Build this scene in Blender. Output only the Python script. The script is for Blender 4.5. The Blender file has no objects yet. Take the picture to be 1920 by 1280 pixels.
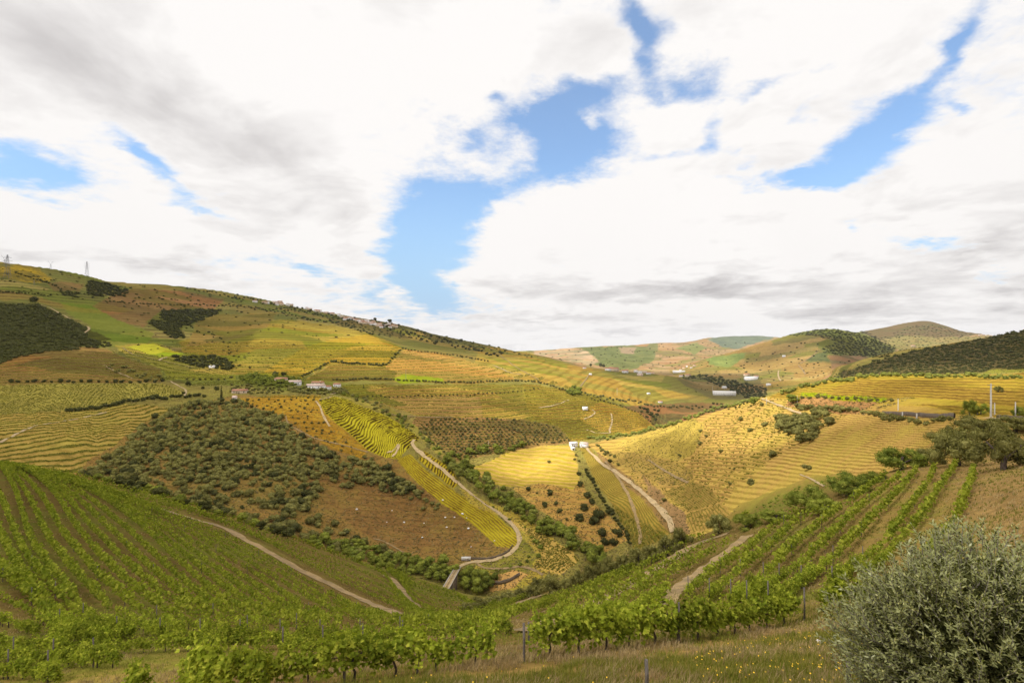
import bpy, math, random
import numpy as np
from math import radians

# ------------------------------------------------------------------ camera, light, sky
S = bpy.context.scene
COL = S.collection
F, CX, HZ = 960.0, 960.0, 648.0          # focal length in photo pixels, centre column, horizon row

cam = bpy.data.cameras.new('camera')
camo = bpy.data.objects.new('camera', cam); COL.objects.link(camo)
cam.lens = 18; cam.sensor_width = 36; cam.clip_start = .1; cam.clip_end = 40000
cam.shift_y = 8 / 1920
camo.location = (0, 0, 0); camo.rotation_euler = (radians(90), 0, 0)
S.camera = camo

SUN_EL, SUN_AZ = radians(50), radians(-118)          # azimuth measured from +Y towards +X
SDIR = np.array([math.sin(SUN_AZ) * math.cos(SUN_EL), math.cos(SUN_AZ) * math.cos(SUN_EL), math.sin(SUN_EL)])
sl = bpy.data.lights.new('sun', 'SUN'); sl.energy = 5.0; sl.angle = radians(.53); sl.color = (1, .965, .90)
so = bpy.data.objects.new('sun', sl); COL.objects.link(so)
from mathutils import Vector
so.rotation_euler = Vector(tuple(SDIR)).to_track_quat('Z', 'Y').to_euler()

S.view_settings.view_transform = 'Standard'; S.view_settings.look = 'None'
S.view_settings.exposure = 0.08; S.view_settings.gamma = 1
S.view_settings.use_curve_mapping = False
S.cycles.transparent_max_bounces = 12
S.cycles.max_bounces = 5

W = bpy.data.worlds.new('World'); S.world = W; W.use_nodes = True
NT = W.node_tree; N = NT.nodes; L = NT.links; N.clear()

class G:
    """tiny node-graph helper"""
    def __init__(s, nt): s.nt = nt; s.n = nt.nodes; s.l = nt.links
    def put(s, sock, v):
        if isinstance(v, bpy.types.NodeSocket): s.l.new(v, sock)
        elif v is not None:
            if hasattr(sock.default_value, '__len__') and not hasattr(v, '__len__'): v = (v,) * len(sock.default_value)
            if hasattr(sock.default_value, '__len__') and len(sock.default_value) == 4 and len(v) == 3: v = tuple(v) + (1,)
            sock.default_value = v
    def m(s, op, a, b=None, c=None, clamp=False):
        n = s.n.new('ShaderNodeMath'); n.operation = op; n.use_clamp = clamp
        for i, v in enumerate((a, b, c)):
            if v is not None: s.put(n.inputs[i], v)
        return n.outputs[0]
    def vm(s, op, a, b=None, out=0):
        n = s.n.new('ShaderNodeVectorMath'); n.operation = op
        s.put(n.inputs[0], a)
        if b is not None: s.put(n.inputs[1 if op != 'SCALE' else 3], b)
        return n.outputs[out]
    def sm(s, v, a, b, lo=0., hi=1.):
        n = s.n.new('ShaderNodeMapRange'); n.interpolation_type = 'SMOOTHSTEP'
        s.put(n.inputs[0], v); n.inputs[1].default_value = a; n.inputs[2].default_value = b
        n.inputs[3].default_value = lo; n.inputs[4].default_value = hi
        return n.outputs[0]
    def noise(s, vec, scale, detail=4, rough=.55, lac=2., dist=0., col=False):
        n = s.n.new('ShaderNodeTexNoise'); s.put(n.inputs['Vector'], vec)
        n.inputs['Scale'].default_value = scale; n.inputs['Detail'].default_value = detail
        n.inputs['Roughness'].default_value = rough; n.inputs['Lacunarity'].default_value = lac
        n.inputs['Distortion'].default_value = dist
        return n.outputs[1 if col else 0]
    def mix(s, f, a, b, mode='MIX'):
        n = s.n.new('ShaderNodeMix'); n.data_type = 'RGBA'; n.blend_type = mode
        s.put(n.inputs[0], f); s.put(n.inputs[6], a); s.put(n.inputs[7], b)
        return n.outputs[2]
    def attr(s, name):
        n = s.n.new('ShaderNodeAttribute'); n.attribute_name = name; return n

g = G(NT)
tc = N.new('ShaderNodeTexCoord').outputs['Generated']
sep = N.new('ShaderNodeSeparateXYZ'); L.new(tc, sep.inputs[0])
dx, dy, dz = sep.outputs
az = g.m('ARCTAN2', dx, dy); el = g.m('ARCSINE', dz)
def azel(px, py):
    x = (px - CX) / F; z = (HZ - py) / F
    return math.atan2(x, 1), math.atan2(z, math.hypot(x, 1))
zz = g.m('ADD', g.m('MAXIMUM', dz, 0.0), .16)
cm = N.new('ShaderNodeCombineXYZ')
L.new(g.m('DIVIDE', dx, zz), cm.inputs[0]); L.new(g.m('DIVIDE', dy, zz), cm.inputs[1]); cm.inputs[2].default_value = 3.1
plane = cm.outputs[0]                      # point on a flat cloud layer
# ragged edges: the blobs are looked up at a noise-shifted direction
wn = g.noise(plane, 2.6, 6, .62, col=True)
wn2 = g.vm('SUBTRACT', wn, (.5, .5, .5))
c3 = N.new('ShaderNodeCombineXYZ'); L.new(az, c3.inputs[0]); L.new(el, c3.inputs[1]); c3.inputs[2].default_value = 0
pp = g.vm('ADD', c3.outputs[0], g.vm('SCALE', wn2, .10))
pp = g.vm('MULTIPLY', pp, (1, 1, 0)); pp = g.vm('ADD', pp, (0, 0, 1))
def blob(px, py, rx, ry, rot, w, acc):
    r = radians(rot); e = azel(px, py)
    a = azel(px + rx * math.cos(r), py + rx * math.sin(r)); b = azel(px - ry * math.sin(r), py + ry * math.cos(r))
    M = np.array([[a[0] - e[0], b[0] - e[0]], [a[1] - e[1], b[1] - e[1]]]); I = np.linalg.inv(M)
    q1 = g.vm('DOT_PRODUCT', pp, (I[0, 0], I[0, 1], -(I[0, 0] * e[0] + I[0, 1] * e[1])), 1)
    q2 = g.vm('DOT_PRODUCT', pp, (I[1, 0], I[1, 1], -(I[1, 0] * e[0] + I[1, 1] * e[1])), 1)
    r2 = g.m('MULTIPLY_ADD', q1, q1, g.m('MULTIPLY', q2, q2))
    return g.m('MULTIPLY_ADD', g.m('EXPONENT', g.m('MULTIPLY', r2, -.8)), w, acc)
big = g.noise(plane, 1.25, 7, .6, dist=.3)
fine = g.noise(plane, 5.5, 8, .66)
cov = g.m('MULTIPLY_ADD', g.m('SUBTRACT', big, .5), 1.9, .62)
cov = g.m('MULTIPLY_ADD', g.m('SUBTRACT', fine, .5), 1.9, cov)
for b in [(1080, 150, 30, 18, 20, -.5), (1560, 120, 40, 12, -30, -.5), (1300, 230, 22, 14, 0, -.5), (1360, 330, 30, 8, 0, -.5), (1750, 150, 16, 30, 20, -.6), (45, 322, 115, 40, 22, -1.15), (140, 352, 50, 14, 25, -.5), (292, 318, 72, 17, 42, -1.1), (250, 292, 26, 12, 30, -.6), (400, 402, 60, 14, 22, -.9), (572, 497, 38, 11, 15, -.8),
          (800, 455, 85, 100, 10, -1.35), (835, 390, 90, 45, -15, -.9), (775, 560, 70, 60, 0, -1.2), (870, 600, 60, 22, 0, -.7), (935, 360, 70, 25, -10, -.9),
          (1045, 235, 80, 75, 0, -1.4), (1130, 175, 70, 28, -8, -.9), (1010, 310, 50, 45, 0, -1.0), (1120, 270, 90, 40, 0, -1.0), (1190, 55, 22, 75, -22, -1.1), (1210, 130, 60, 22, 60, -.5),
          (1305, 165, 60, 30, 20, -1.05), (1330, 230, 20, 60, 10, -.7), (1440, 160, 70, 15, -22, -1.0), (1270, 285, 60, 15, -10, -.8),
          (1650, 240, 100, 36, -33, -1.25), (1590, 300, 60, 25, -20, -1.0), (1480, 335, 100, 20, -6, -1.05), (1790, 90, 18, 62, 20, -1.0), (1545, 330, 60, 22, 0, -.6), (1812, 200, 26, 14, 30, -.8),
          (1725, 445, 48, 12, 5, -1.0), (1855, 510, 40, 8, 0, -.8), (933, 185, 22, 14, 0, -.8), (880, 260, 22, 22, 0, -.6), (1185, 395, 18, 10, -50, -.7), (1595, 415, 14, 10, 0, -.6), (800, 137, 22, 7, 0, -.45),
          (1235, 70, 40, 26, -30, -.7), (1390, 120, 60, 18, -10, -.6), (1520, 215, 60, 16, -35, -.6), (1395, 300, 40, 12, 0, -.6), (1700, 190, 50, 30, -30, -.5), (1140, 330, 60, 14, 0, -.5), (1240, 190, 30, 30, 0, -.6), (980, 235, 30, 20, 0, -.5), (330, 390, 40, 9, 20, -.6), (700, 470, 30, 14, 0, -.5), (640, 520, 50, 10, 10, -.4), (1660, 300, 40, 20, 0, -.5),
          (742, 562, 22, 22, 60, 1.1), (786, 582, 24, 18, 20, 1.1), (992, 285, 34, 34, 30, .9), (1098, 238, 14, 18, 0, .9), (1345, 195, 24, 18, 0, .8), (1250, 240, 55, 45, -20, .9), (1425, 240, 80, 45, -25, .6),
          (640, 440, 60, 40, 20, .7), (690, 500, 34, 26, 0, .8), (900, 520, 60, 22, -10, .9), (960, 440, 60, 60, -20, .8), (560, 300, 180, 90, 20, .8), (300, 130, 300, 110, 10, 1.0), (900, 90, 170, 90, 0, 1.0), (1250, 420, 260, 90, 5, 1.0),
          (1700, 120, 80, 60, -40, .5), (1850, 330, 110, 90, 0, .9), (1500, 90, 130, 55, -15, .6), (200, 430, 200, 50, 8, .7), (500, 590, 500, 20, 8, .6), (1000, 610, 300, 22, 0, 1.0), (1500, 560, 400, 50, 0, .9)]:
    cov = blob(*b, cov)
wisp = g.noise(plane, 13., 6, .7)
cov = g.m('MULTIPLY_ADD', g.m('SUBTRACT', wisp, .5), .9, cov)
alpha = g.sm(cov, -.48, .66)
shade = g.m('MULTIPLY_ADD', g.m('SUBTRACT', big, .5), .22, -.02)
bn = g.sm(g.noise(plane, 2.3, 7, .58, dist=.4), .3, .7)
bn2 = g.sm(g.noise(g.vm('ADD', plane, (.04, .05, 0)), 6.5, 5, .6), .3, .75)
shade = g.m('MULTIPLY_ADD', g.m('SUBTRACT', bn, .46), .34, shade)
shade = g.m('MULTIPLY_ADD', g.m('SUBTRACT', bn2, .45), .11, shade)
lay = N.new('ShaderNodeCombineXYZ'); L.new(g.m('MULTIPLY', az, 5.), lay.inputs[0]); L.new(g.m('MULTIPLY', el, 24.), lay.inputs[1]); lay.inputs[2].default_value = 1.7
shade = g.m('MULTIPLY_ADD', g.m('MULTIPLY', g.m('SUBTRACT', g.noise(lay.outputs[0], 1., 5, .6), .47), g.sm(el, .30, .06)), .95, shade)
for b in [(300, 175, 270, 85, 24, .22), (430, 270, 220, 40, 20, .24), (90, 60, 160, 70, 10, .14), (620, 395, 130, 26, 8, .22), (1290, 545, 190, 17, -3, .42), (1560, 575, 150, 20, -6, .42), (1470, 530, 120, 22, 0, .2),
          (1850, 462, 90, 24, -5, .42), (1890, 545, 60, 18, 0, .34), (330, 505, 110, 14, 5, .24), (60, 480, 120, 14, 4, .22), (1140, 622, 130, 6, 0, .2), (1700, 600, 160, 9, 0, .22), (1000, 596, 90, 6, 0, .2),
          (1000, 540, 90, 20, 0, .1), (1860, 100, 100, 80, -40, .08), (900, 420, 200, 80, 0, -.25), (760, 200, 200, 120, 20, -.22), (1150, 400, 200, 60, 0, -.2), (150, 410, 160, 50, 0, -.2)]:
    shade = blob(*b, shade)
shade = g.m('MAXIMUM', shade, 0.0)
# the part of the sky away from this view (behind and overhead): heavier, greyer cloud added to lower the ambient light
away = g.sm(dy, .55, -.1)
over = g.sm(dz, .55, .9)
shade = g.m('ADD', shade, g.m('MULTIPLY', g.m('MAXIMUM', away, over), .60))
shade = g.m('MINIMUM', shade, .8)
thick = g.sm(cov, .1, .9)
lit = g.mix(g.m('MULTIPLY', thick, shade), (.96, .935, .915), (.25, .225, .235))
sky = N.new('ShaderNodeTexSky'); sky.sky_type = 'NISHITA'; sky.sun_disc = False
sky.sun_elevation = SUN_EL; sky.sun_rotation = SUN_AZ % (2 * math.pi)
sky.air_density = 1.0; sky.dust_density = .6; sky.ozone_density = 1.2; sky.altitude = 300
WS = .10
skyc = g.mix(1., sky.outputs[0], (1.45, 1.85, 2.1), 'MULTIPLY')
skyc = g.mix(.12, skyc, (8.2, 8.6, 9.))
skyc = g.mix(g.sm(dz, .36, .03), skyc, (4.3, 6.4, 8.7))
cloudc = g.vm('SCALE', lit, 1 / WS)
fin = g.mix(alpha, skyc, cloudc)
bg = N.new('ShaderNodeBackground'); L.new(fin, bg.inputs[0]); bg.inputs[1].default_value = WS
ow = N.new('ShaderNodeOutputWorld'); L.new(bg.outputs[0], ow.inputs[0])

# ------------------------------------------------------------------ numpy helpers
RNG = np.random.default_rng(7)
def _h(ix, iy, s):
    h = (ix.astype(np.int64) * 374761393 + iy.astype(np.int64) * 668265263 + s * 974711) & 0xffffffff
    h = ((h ^ (h >> 13)) * 1274126177) & 0xffffffff
    return ((h ^ (h >> 16)) & 0xffff) / 32767.5 - 1
def vn(x, y, s=0):
    ix = np.floor(x); iy = np.floor(y); fx = x - ix; fy = y - iy
    fx = fx * fx * fx * (fx * (fx * 6 - 15) + 10); fy = fy * fy * fy * (fy * (fy * 6 - 15) + 10)
    a = _h(ix, iy, s); b = _h(ix + 1, iy, s); c = _h(ix, iy + 1, s); d = _h(ix + 1, iy + 1, s)
    return (a * (1 - fx) + b * fx) * (1 - fy) + (c * (1 - fx) + d * fx) * fy
def fbm(x, y, o=4, s=0):
    r = 0; a = 1.; t = 0
    for i in range(o): r = r + a * vn(x * 2 ** i + i * 7.3, y * 2 ** i - i * 3.1, s + i); t += a; a *= .55
    return r / t
def sst(x, a, b):
    t = np.clip((x - a) / (b - a), 0, 1); return t * t * (3 - 2 * t)
def pchip(x, y, q):
    h = np.diff(x); dl = np.diff(y) / h; n = len(x); d = np.zeros(n)
    for k in range(1, n - 1):
        if dl[k - 1] * dl[k] > 0:
            w1 = 2 * h[k] + h[k - 1]; w2 = h[k] + 2 * h[k - 1]; d[k] = (w1 + w2) / (w1 / dl[k - 1] + w2 / dl[k])
    d[0] = dl[0]; d[-1] = dl[-1]
    i = np.clip(np.searchsorted(x, q) - 1, 0, n - 2); t = (q - x[i]) / h[i]
    r = (2 * t**3 - 3 * t**2 + 1) * y[i] + (t**3 - 2 * t**2 + t) * h[i] * d[i] + (-2 * t**3 + 3 * t**2) * y[i + 1] + (t**3 - t**2) * h[i] * d[i + 1]
    r = np.where(q < x[0], y[0], r); return np.where(q > x[-1], y[-1], r)
def inpoly(px, py, poly):
    r = np.zeros(px.shape, bool); n = len(poly)
    for i in range(n):
        x0, y0 = poly[i]; x1, y1 = poly[(i + 1) % n]
        if y0 == y1: continue
        c = ((py >= y0) != (py >= y1)); r ^= c & (px < (x1 - x0) * (py - y0) / (y1 - y0) + x0)
    return r

# ------------------------------------------------------------------ terrain: strands from near to far, each (column, distance, row)
PX = np.arange(-300, 2221, 2.5); NC = len(PX)
def q(*t): return [t[i:i + 3] for i in range(0, len(t), 3)]
STR = [
 q(960, .9, 2888), q(960, 2.5, 1800), q(-300,5,1540, 960,5,1474, 1700,5,1420, 2200,5,1380),
 q(-300,9,1400, 0,9,1384, 700,9,1320, 960,9,1299, 1500,9,1280, 2200,9,1240),
 q(-300,20,1330, 0,20,1310, 250,15,1312, 500,12,1292, 700,12.3,1276, 880,13,1250, 1000,13.5,1234, 1120,14.5,1222, 1260,16.5,1203, 1400,18.5,1184, 1550,21,1150, 1700,23,1105, 1850,24,1060, 2000,24,1010, 2220,24,960),
 q(-300,30,1205, 0,30,1212, 250,28,1219, 500,27,1219, 700,28,1211, 880,30,1192, 1000,32,1172, 1120,32,1160, 1260,30,1135, 1400,32,1110, 1550,36,1068, 1700,38,1030, 1850,38,975, 2000,36,920, 2220,36,880),
 q(-300,60,1000, 0,62,1010, 250,60,1062, 500,70,1105, 700,90,1132, 880,110,1152, 1000,95,1137, 1120,70,1106, 1260,60,1070, 1400,56,1035, 1550,56,985, 1700,55,945, 1850,52,905, 2000,50,860, 2220,50,820),
 q(-300,122,835, 0,125,872, 250,135,916, 400,142,961, 500,150,994, 600,162,1028, 700,180,1057, 800,205,1088, 880,230,1114, 940,215,1120, 1000,185,1112, 1060,150,1097, 1120,130,1079, 1190,115,1054, 1260,98,1024, 1330,90,998, 1400,86,972, 1480,84,945, 1550,82,920, 1620,80,898, 1700,78,876, 1850,75,862, 2000,75,835, 2220,75,800),
 q(-300,220,960, 0,220,960, 250,240,990, 500,260,1055, 700,290,1092, 800,296,1118, 880,298,1138, 1000,268,1142, 1120,245,1145, 1190,235,1110, 1260,220,1072, 1400,160,1018, 1550,130,960, 1700,112,902, 1780,100,880, 1850,95,852, 2000,100,815, 2220,100,785),
 q(-300,330,850, 0,320,872, 120,325,885, 250,330,915, 400,325,960, 500,322,985, 600,328,1015, 700,335,1045, 800,330,1062, 880,328,1064, 940,318,1078, 1000,306,1085, 1060,300,1080, 1120,320,1055, 1190,310,1030, 1260,300,998, 1330,270,975, 1400,230,950, 1550,190,893, 1700,155,838, 1850,125,795, 2000,125,770, 2220,125,750),
 q(-300,430,790, 0,430,797, 250,415,830, 400,400,860, 500,405,880, 600,400,930, 700,400,960, 800,385,1000, 880,370,1010, 940,345,1035, 1000,345,1020, 1060,370,985, 1120,410,935, 1190,400,915, 1260,390,892, 1330,350,870, 1400,300,862, 1550,240,832, 1700,190,790, 1850,165,764, 2000,165,745, 2220,165,725),
 q(-300,500,770, 0,500,770, 250,500,770, 330,520,768, 420,580,745, 500,600,742, 600,600,742, 640,590,745, 700,560,768, 770,510,808, 830,460,862, 880,430,912, 940,410,962, 1000,470,905, 1060,560,845, 1120,598,831, 1190,575,815, 1260,530,796, 1330,480,775, 1400,430,754, 1480,425,728, 1550,420,713, 1620,405,703, 1700,400,702, 1850,400,702, 2000,400,695, 2220,400,690),
 q(-300,580,730, 0,570,732, 250,570,732, 420,640,730, 500,660,726, 600,660,735, 700,640,757, 770,590,822, 830,540,858, 880,510,880, 940,545,860, 1000,600,836, 1060,650,818, 1120,700,808, 1190,720,815, 1260,700,850, 1330,640,860, 1400,560,835, 1480,540,800, 1550,560,775, 1620,540,750, 1700,520,730, 1850,500,712, 2000,500,700, 2220,500,695),
 q(-300,700,665, 0,700,665, 250,720,688, 420,760,705, 500,800,695, 600,810,705, 700,830,706, 800,790,730, 880,740,752, 940,750,755, 1000,770,757, 1060,800,757, 1120,830,757, 1190,900,770, 1260,1000,792, 1330,1000,785, 1400,1000,790, 1480,950,780, 1550,900,760, 1620,750,725, 1700,650,712, 1850,640,702, 2000,650,690, 2220,650,680),
 q(-300,850,600, 0,880,595, 160,900,640, 250,950,640, 420,1000,650, 500,1050,632, 600,1100,640, 700,1100,645, 800,1050,672, 880,1020,690, 940,1030,700, 1000,1050,708, 1060,1080,716, 1120,1150,728, 1190,1250,742, 1260,1300,755, 1330,1380,750, 1400,1450,744, 1480,1300,745, 1550,1150,735, 1620,900,705, 1700,840,688, 1850,820,672, 2000,820,650, 2220,820,640),
 q(-300,1000,550, 0,1030,548, 160,1100,585, 250,1250,575, 420,1450,595, 500,1500,594, 600,1500,612, 690,1450,624, 760,1500,648, 880,1700,657, 940,1700,666, 1000,1600,676, 1060,1500,693, 1120,1450,705, 1190,1500,715, 1260,1550,722, 1330,1600,735, 1400,1800,730, 1480,1700,725, 1550,1500,716, 1620,1020,682, 1700,1000,665, 1850,940,646, 2000,930,622, 2220,920,600),
 q(-300,1180,470, 0,1250,491, 60,1300,499, 160,1420,516, 220,1550,529, 330,1700,536, 420,1850,546, 500,2000,562, 600,2200,584, 700,2300,599, 760,2350,611, 820,2400,628, 880,2450,640, 940,2450,653, 970,2400,660, 1000,2300,664, 1060,2000,677, 1120,1800,690, 1190,1750,698, 1260,1750,705, 1330,1950,722, 1400,2100,721, 1480,2100,708, 1550,1950,700, 1580,1300,688, 1620,1150,672, 1700,1100,655, 1770,1050,646, 1850,1010,632, 1930,990,619, 2000,980,610, 2220,950,590),
 q(-300,1600,600, 420,2300,610, 700,2900,640, 880,3000,668, 1000,2700,684, 1060,2400,690, 1120,2250,708, 1260,2250,720, 1330,2250,712, 1400,2350,708, 1480,2300,690, 1550,2200,682, 1620,1900,690, 1700,1500,700, 1850,1500,692, 2220,1500,680),
 q(-300,2600,660, 700,3300,668, 880,3400,672, 1000,3200,680, 1120,2900,693, 1260,2750,699, 1330,2600,693, 1400,2600,688, 1480,2500,668, 1550,2450,655, 1620,2600,672, 1700,2800,682, 1850,2800,680, 2220,2800,670),
 q(-300,3100,668, 700,3600,670, 880,3700,670, 1000,3600,670, 1060,3500,672, 1120,3500,676, 1190,3500,680, 1260,3300,690, 1330,3000,671, 1400,2900,652, 1440,2900,640, 1480,2900,627, 1520,2900,619, 1560,2900,616, 1600,2900,621, 1640,2900,635, 1680,3000,655, 1720,3200,668, 1850,3500,658, 2220,3500,650),
 q(-300,4000,670, 880,4200,672, 1000,4200,672, 1120,4200,670, 1190,4200,668, 1260,4200,664, 1330,3900,672, 1400,3800,668, 1480,3700,660, 1560,3700,655, 1640,3800,648, 1700,4100,636, 1770,4100,634, 1850,4300,640, 2220,4300,660),
 q(-300,5500,668, 880,5500,662, 960,5500,660, 1000,5500,657, 1060,5300,653, 1120,5200,649, 1190,5200,646, 1240,5300,642, 1290,5600,640, 1330,6200,633, 1400,6600,630, 1450,6600,632, 1500,6200,640, 1560,5600,630, 1620,5000,620, 1660,4900,613, 1700,4900,606, 1735,4900,602, 1770,4900,610, 1800,4900,620, 1840,4900,627, 1900,4900,634, 2000,4900,645, 2220,4900,655),
 q(960, 7800, 684), q(960, 9500, 690),
]
K = len(STR); SD = np.zeros((K, NC)); SP = np.zeros((K, NC))
for k, st in enumerate(STR):
    a = np.array(st, float)
    if len(a) == 1: SD[k] = math.log(a[0, 1]); SP[k] = a[0, 2]
    else: SD[k] = pchip(a[:, 0], np.log(a[:, 1]), PX); SP[k] = pchip(a[:, 0], a[:, 2], PX)
for k in range(1, K): SD[k] = np.maximum(SD[k], SD[k - 1] + .02)

LD = np.linspace(SD[0, 0], math.log(9500), 5000)
BASE = np.array([pchip(SD[:, j], SP[:, j], LD) for j in range(NC)])        # photo row of the bare surface at [column, ln distance]
def base_py(px, D):
    c = np.clip((np.asarray(px, float) - PX[0]) / 2.5, 0, NC - 1.001); i = c.astype(int); f = c - i
    r = np.clip((np.log(D) - LD[0]) / (LD[1] - LD[0]), 0, 4998.99); j = r.astype(int); e = r - j
    return (BASE[i, j] * (1 - e) + BASE[i, j + 1] * e) * (1 - f) + (BASE[i + 1, j] * (1 - e) + BASE[i + 1, j + 1] * e) * f

NR = 860
VD = np.zeros((NR, NC)); 
for j in range(NC):
    b = BASE[j]; w = np.abs(np.diff(b)) * np.where(b[1:] > 1290, .12, 1.0) + (LD[1] - LD[0]) * 26
    w = np.concatenate([[0], np.cumsum(w)]); VD[:, j] = np.interp(np.linspace(0, w[-1], NR), w, LD)
k_ = np.ones(5) / 5
VD = np.exp(VD); VPX = np.broadcast_to(PX, VD.shape).copy()
VPY = base_py(VPX, VD)
VX = (VPX - CX) / F * VD; VY = VD; VZ = (HZ - VPY) / F * VD
rel = np.zeros_like(VZ)
for Lw, am in ((.9, .035), (3.5, .03), (12, .022), (45, .022), (150, .030), (420, .026)):
    wt = np.clip(VD / (5. * Lw) - 1, 0, 1)
    if Lw < 2: wt = wt * (VD < 120)
    rel += am * Lw * wt * fbm(VX / Lw, VY / Lw, 2, int(Lw * 10))
VZ += rel

# ------------------------------------------------------------------ the fields and slopes, traced in the photograph
def lin(c): return [((v / 255 + .055) / 1.055) ** 2.4 if v > 10 else v / 3295 for v in c]
LS, LH = 1.75, .86                       # how bright white ground shows in the sun / under the cloud
def alb(c, s): return [min(v / (LS if s == 's' else LH), .75) for v in lin(c)]
cA = np.zeros(VD.shape + (4,), np.float32); cB = cA.copy(); cC = cA.copy(); SPC = np.zeros(VD.shape, np.float32)
STEP = np.zeros(VD.shape)
wx1 = VPX + 1.8 * fbm(VPX / 9, VPY / 5, 2, 91); wy1 = VPY + 1.2 * fbm(VPX / 9, VPY / 5, 2, 92)
def patchwork():
    m = VD > 640; ix = np.nonzero(m); x = VX[ix] / 150 + .5 * fbm(VX[ix] / 200, VD[ix] / 200, 2, 70); y = VD[ix] / 110 + VZ[ix] / 45 + .5 * fbm(VX[ix] / 200, VD[ix] / 200, 2, 71)
    bx = np.floor(x); by = np.floor(y); best = np.full(len(x), 9.); cid = np.zeros(len(x))
    for i in (-1, 0, 1):
        for j in (-1, 0, 1):
            cx = bx + i; cy = by + j; d = (x - cx - .5 - .42 * _h(cx, cy, 5)) ** 2 + (y - cy - .5 - .42 * _h(cx, cy, 6)) ** 2; k = d < best; best[k] = d[k]; cid[k] = _h(cx, cy, 7)[k]
    T_ = np.array([(1.1, .98, 1.), (.66, .74, .72), (.95, .97, 1.), (1.25, 1.16, 1.3), (.7, .85, .62), (1.02, .86, .85), (.8, .86, .85)])
    t = T_[((cid + 1) * 3.49).astype(int) % 7]; st_ = (cB[ix + (3,)] > 0)[:, None]; t = np.where(st_, t, 1 + (t - 1) * .25)
    for c_ in (cA, cB, cC): c_[ix[0], ix[1], :3] *= t
def tps(guides):
    P = []; V = []
    for v, pts in guides:
        pts = np.array(pts, float); n = max(3, len(pts) * 2 - 1)
        t = np.linspace(0, len(pts) - 1, n); i = np.minimum(t.astype(int), len(pts) - 2); f = (t - i)[:, None]
        P.append(pts[i] * (1 - f) + pts[i + 1] * f); V += [v] * n
    P = np.concatenate(P); V = np.array(V, float); c = P.mean(0); P = (P - c) / 100
    def U(a, b):
        r = np.sqrt(((a[:, None, :] - b[None]) ** 2).sum(2)); return np.where(r > 0, r * r * np.log(r + 1e-9), 0)
    n = len(P); A = np.zeros((n + 3, n + 3)); A[:n, :n] = U(P, P) + np.eye(n) * 1e-3; A[:n, n] = 1; A[:n, n + 1:] = P; A[n:, :n] = A[:n, n:].T
    w = np.linalg.solve(A, np.concatenate([V, [0, 0, 0]]))
    def f(x, y):
        o = np.zeros(len(x))
        for s in range(0, len(x), 20000):
            Q = (np.stack([x[s:s + 20000], y[s:s + 20000]], 1) - c) / 100
            o[s:s + 20000] = U(Q, P) @ w[:n] + w[n] + Q @ w[n + 1:]
        return o
    return f
wx2 = VPX + 9 * fbm(VPX / 45, VPY / 24, 4, 93); wy2 = VPY + 5 * fbm(VPX / 45, VPY / 24, 4, 94)
def reg(poly, A, B, C, mott, lt, st=None, dmin=0, dmax=1e9):
    p = np.array(poly, float); wx, wy = (wx2, wy2) if st is None else (wx1, wy1)
    m = (VD > dmin) & (VD < dmax) & (wx > p[:, 0].min()) & (wx < p[:, 0].max()) & (wy > p[:, 1].min()) & (wy < p[:, 1].max())
    idx = np.nonzero(m); k = inpoly(wx[idx], wy[idx], poly); idx = (idx[0][k], idx[1][k])
    if not len(idx[0]): return
    cA[idx] = alb(A, lt) + [.5]; cB[idx] = alb(B, lt) + [0]; cC[idx] = alb(C, lt) + [mott]; STEP[idx] = 0
    if st is None: return
    if st[0] == 'z': v = VZ[idx] / st[1]; h = st[4] if len(st) > 4 else 0
    else:
        v = tps(st[1])(wx[idx], wy[idx]); h = st[4] if len(st) > 4 else 0
    SPC[idx] = v; cA[idx + (3,)] = st[2]; cB[idx + (3,)] = st[3]; STEP[idx] = h
BIG = [(-400, 300), (2400, 300), (2400, 4000), (-400, 4000)]
GRN, STRAW, EARTH = (92, 96, 34), (150, 118, 68), (104, 80, 50)
reg(BIG, (128, 116, 58), (96, 80, 44), (100, 98, 42), .55, 'h', ('z', 6, .4, .5))
# far hills
reg([(950, 600), (2400, 560), (2400, 730), (1500, 730), (1150, 700), (950, 690)], (205, 172, 122), (186, 150, 100), (158, 146, 84), .45, 's', ('z', 14, .45, .6), 1700)
reg([(1070, 640), (1120, 648), (1180, 646), (1225, 650), (1225, 672), (1200, 690), (1150, 692), (1115, 680), (1090, 660)], (94, 100, 58), (80, 88, 50), (112, 112, 66), .7, 'h', None, 2600)
reg([(1085, 652), (1105, 660), (1125, 680), (1100, 684), (1060, 676), (1000, 670), (985, 660)], (160, 138, 104), (146, 124, 92), (150, 134, 92), .5, 'h', ('z', 9, .5, .3), 2600)
reg([(1160, 650), (1190, 650), (1192, 662), (1164, 662)], (196, 168, 130), (180, 150, 110), (180, 160, 120), .3, 's', None, 2600)
reg([(1215, 640), (1235, 644), (1232, 656), (1210, 652)], (112, 112, 70), (80, 80, 50), (100, 100, 60), .6, 'h', None, 2600)
reg([(1270, 650), (1310, 640), (1325, 650), (1300, 664)], (120, 122, 72), (80, 80, 50), (104, 108, 62), .6, 'h', None, 2600)
reg([(1325, 636), (1360, 628), (1410, 626), (1460, 628), (1430, 640), (1385, 656), (1350, 650)], (92, 102, 86), (80, 90, 76), (112, 118, 88), .7, 'h', None, 3200)
reg([(1250, 690), (1300, 668), (1400, 632), (1480, 624), (1560, 632), (1640, 660), (1560, 700), (1530, 720), (1400, 735), (1300, 745)], (186, 160, 92), (158, 132, 72), (164, 152, 80), .45, 's', ('z', 8, .4, .75, 3.), 1700, 3100)
reg([(1320, 668), (1400, 664), (1395, 674), (1370, 688), (1330, 682)], (104, 116, 62), (90, 100, 50), (120, 124, 64), .5, 'h', None, 1700, 3400)
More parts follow.
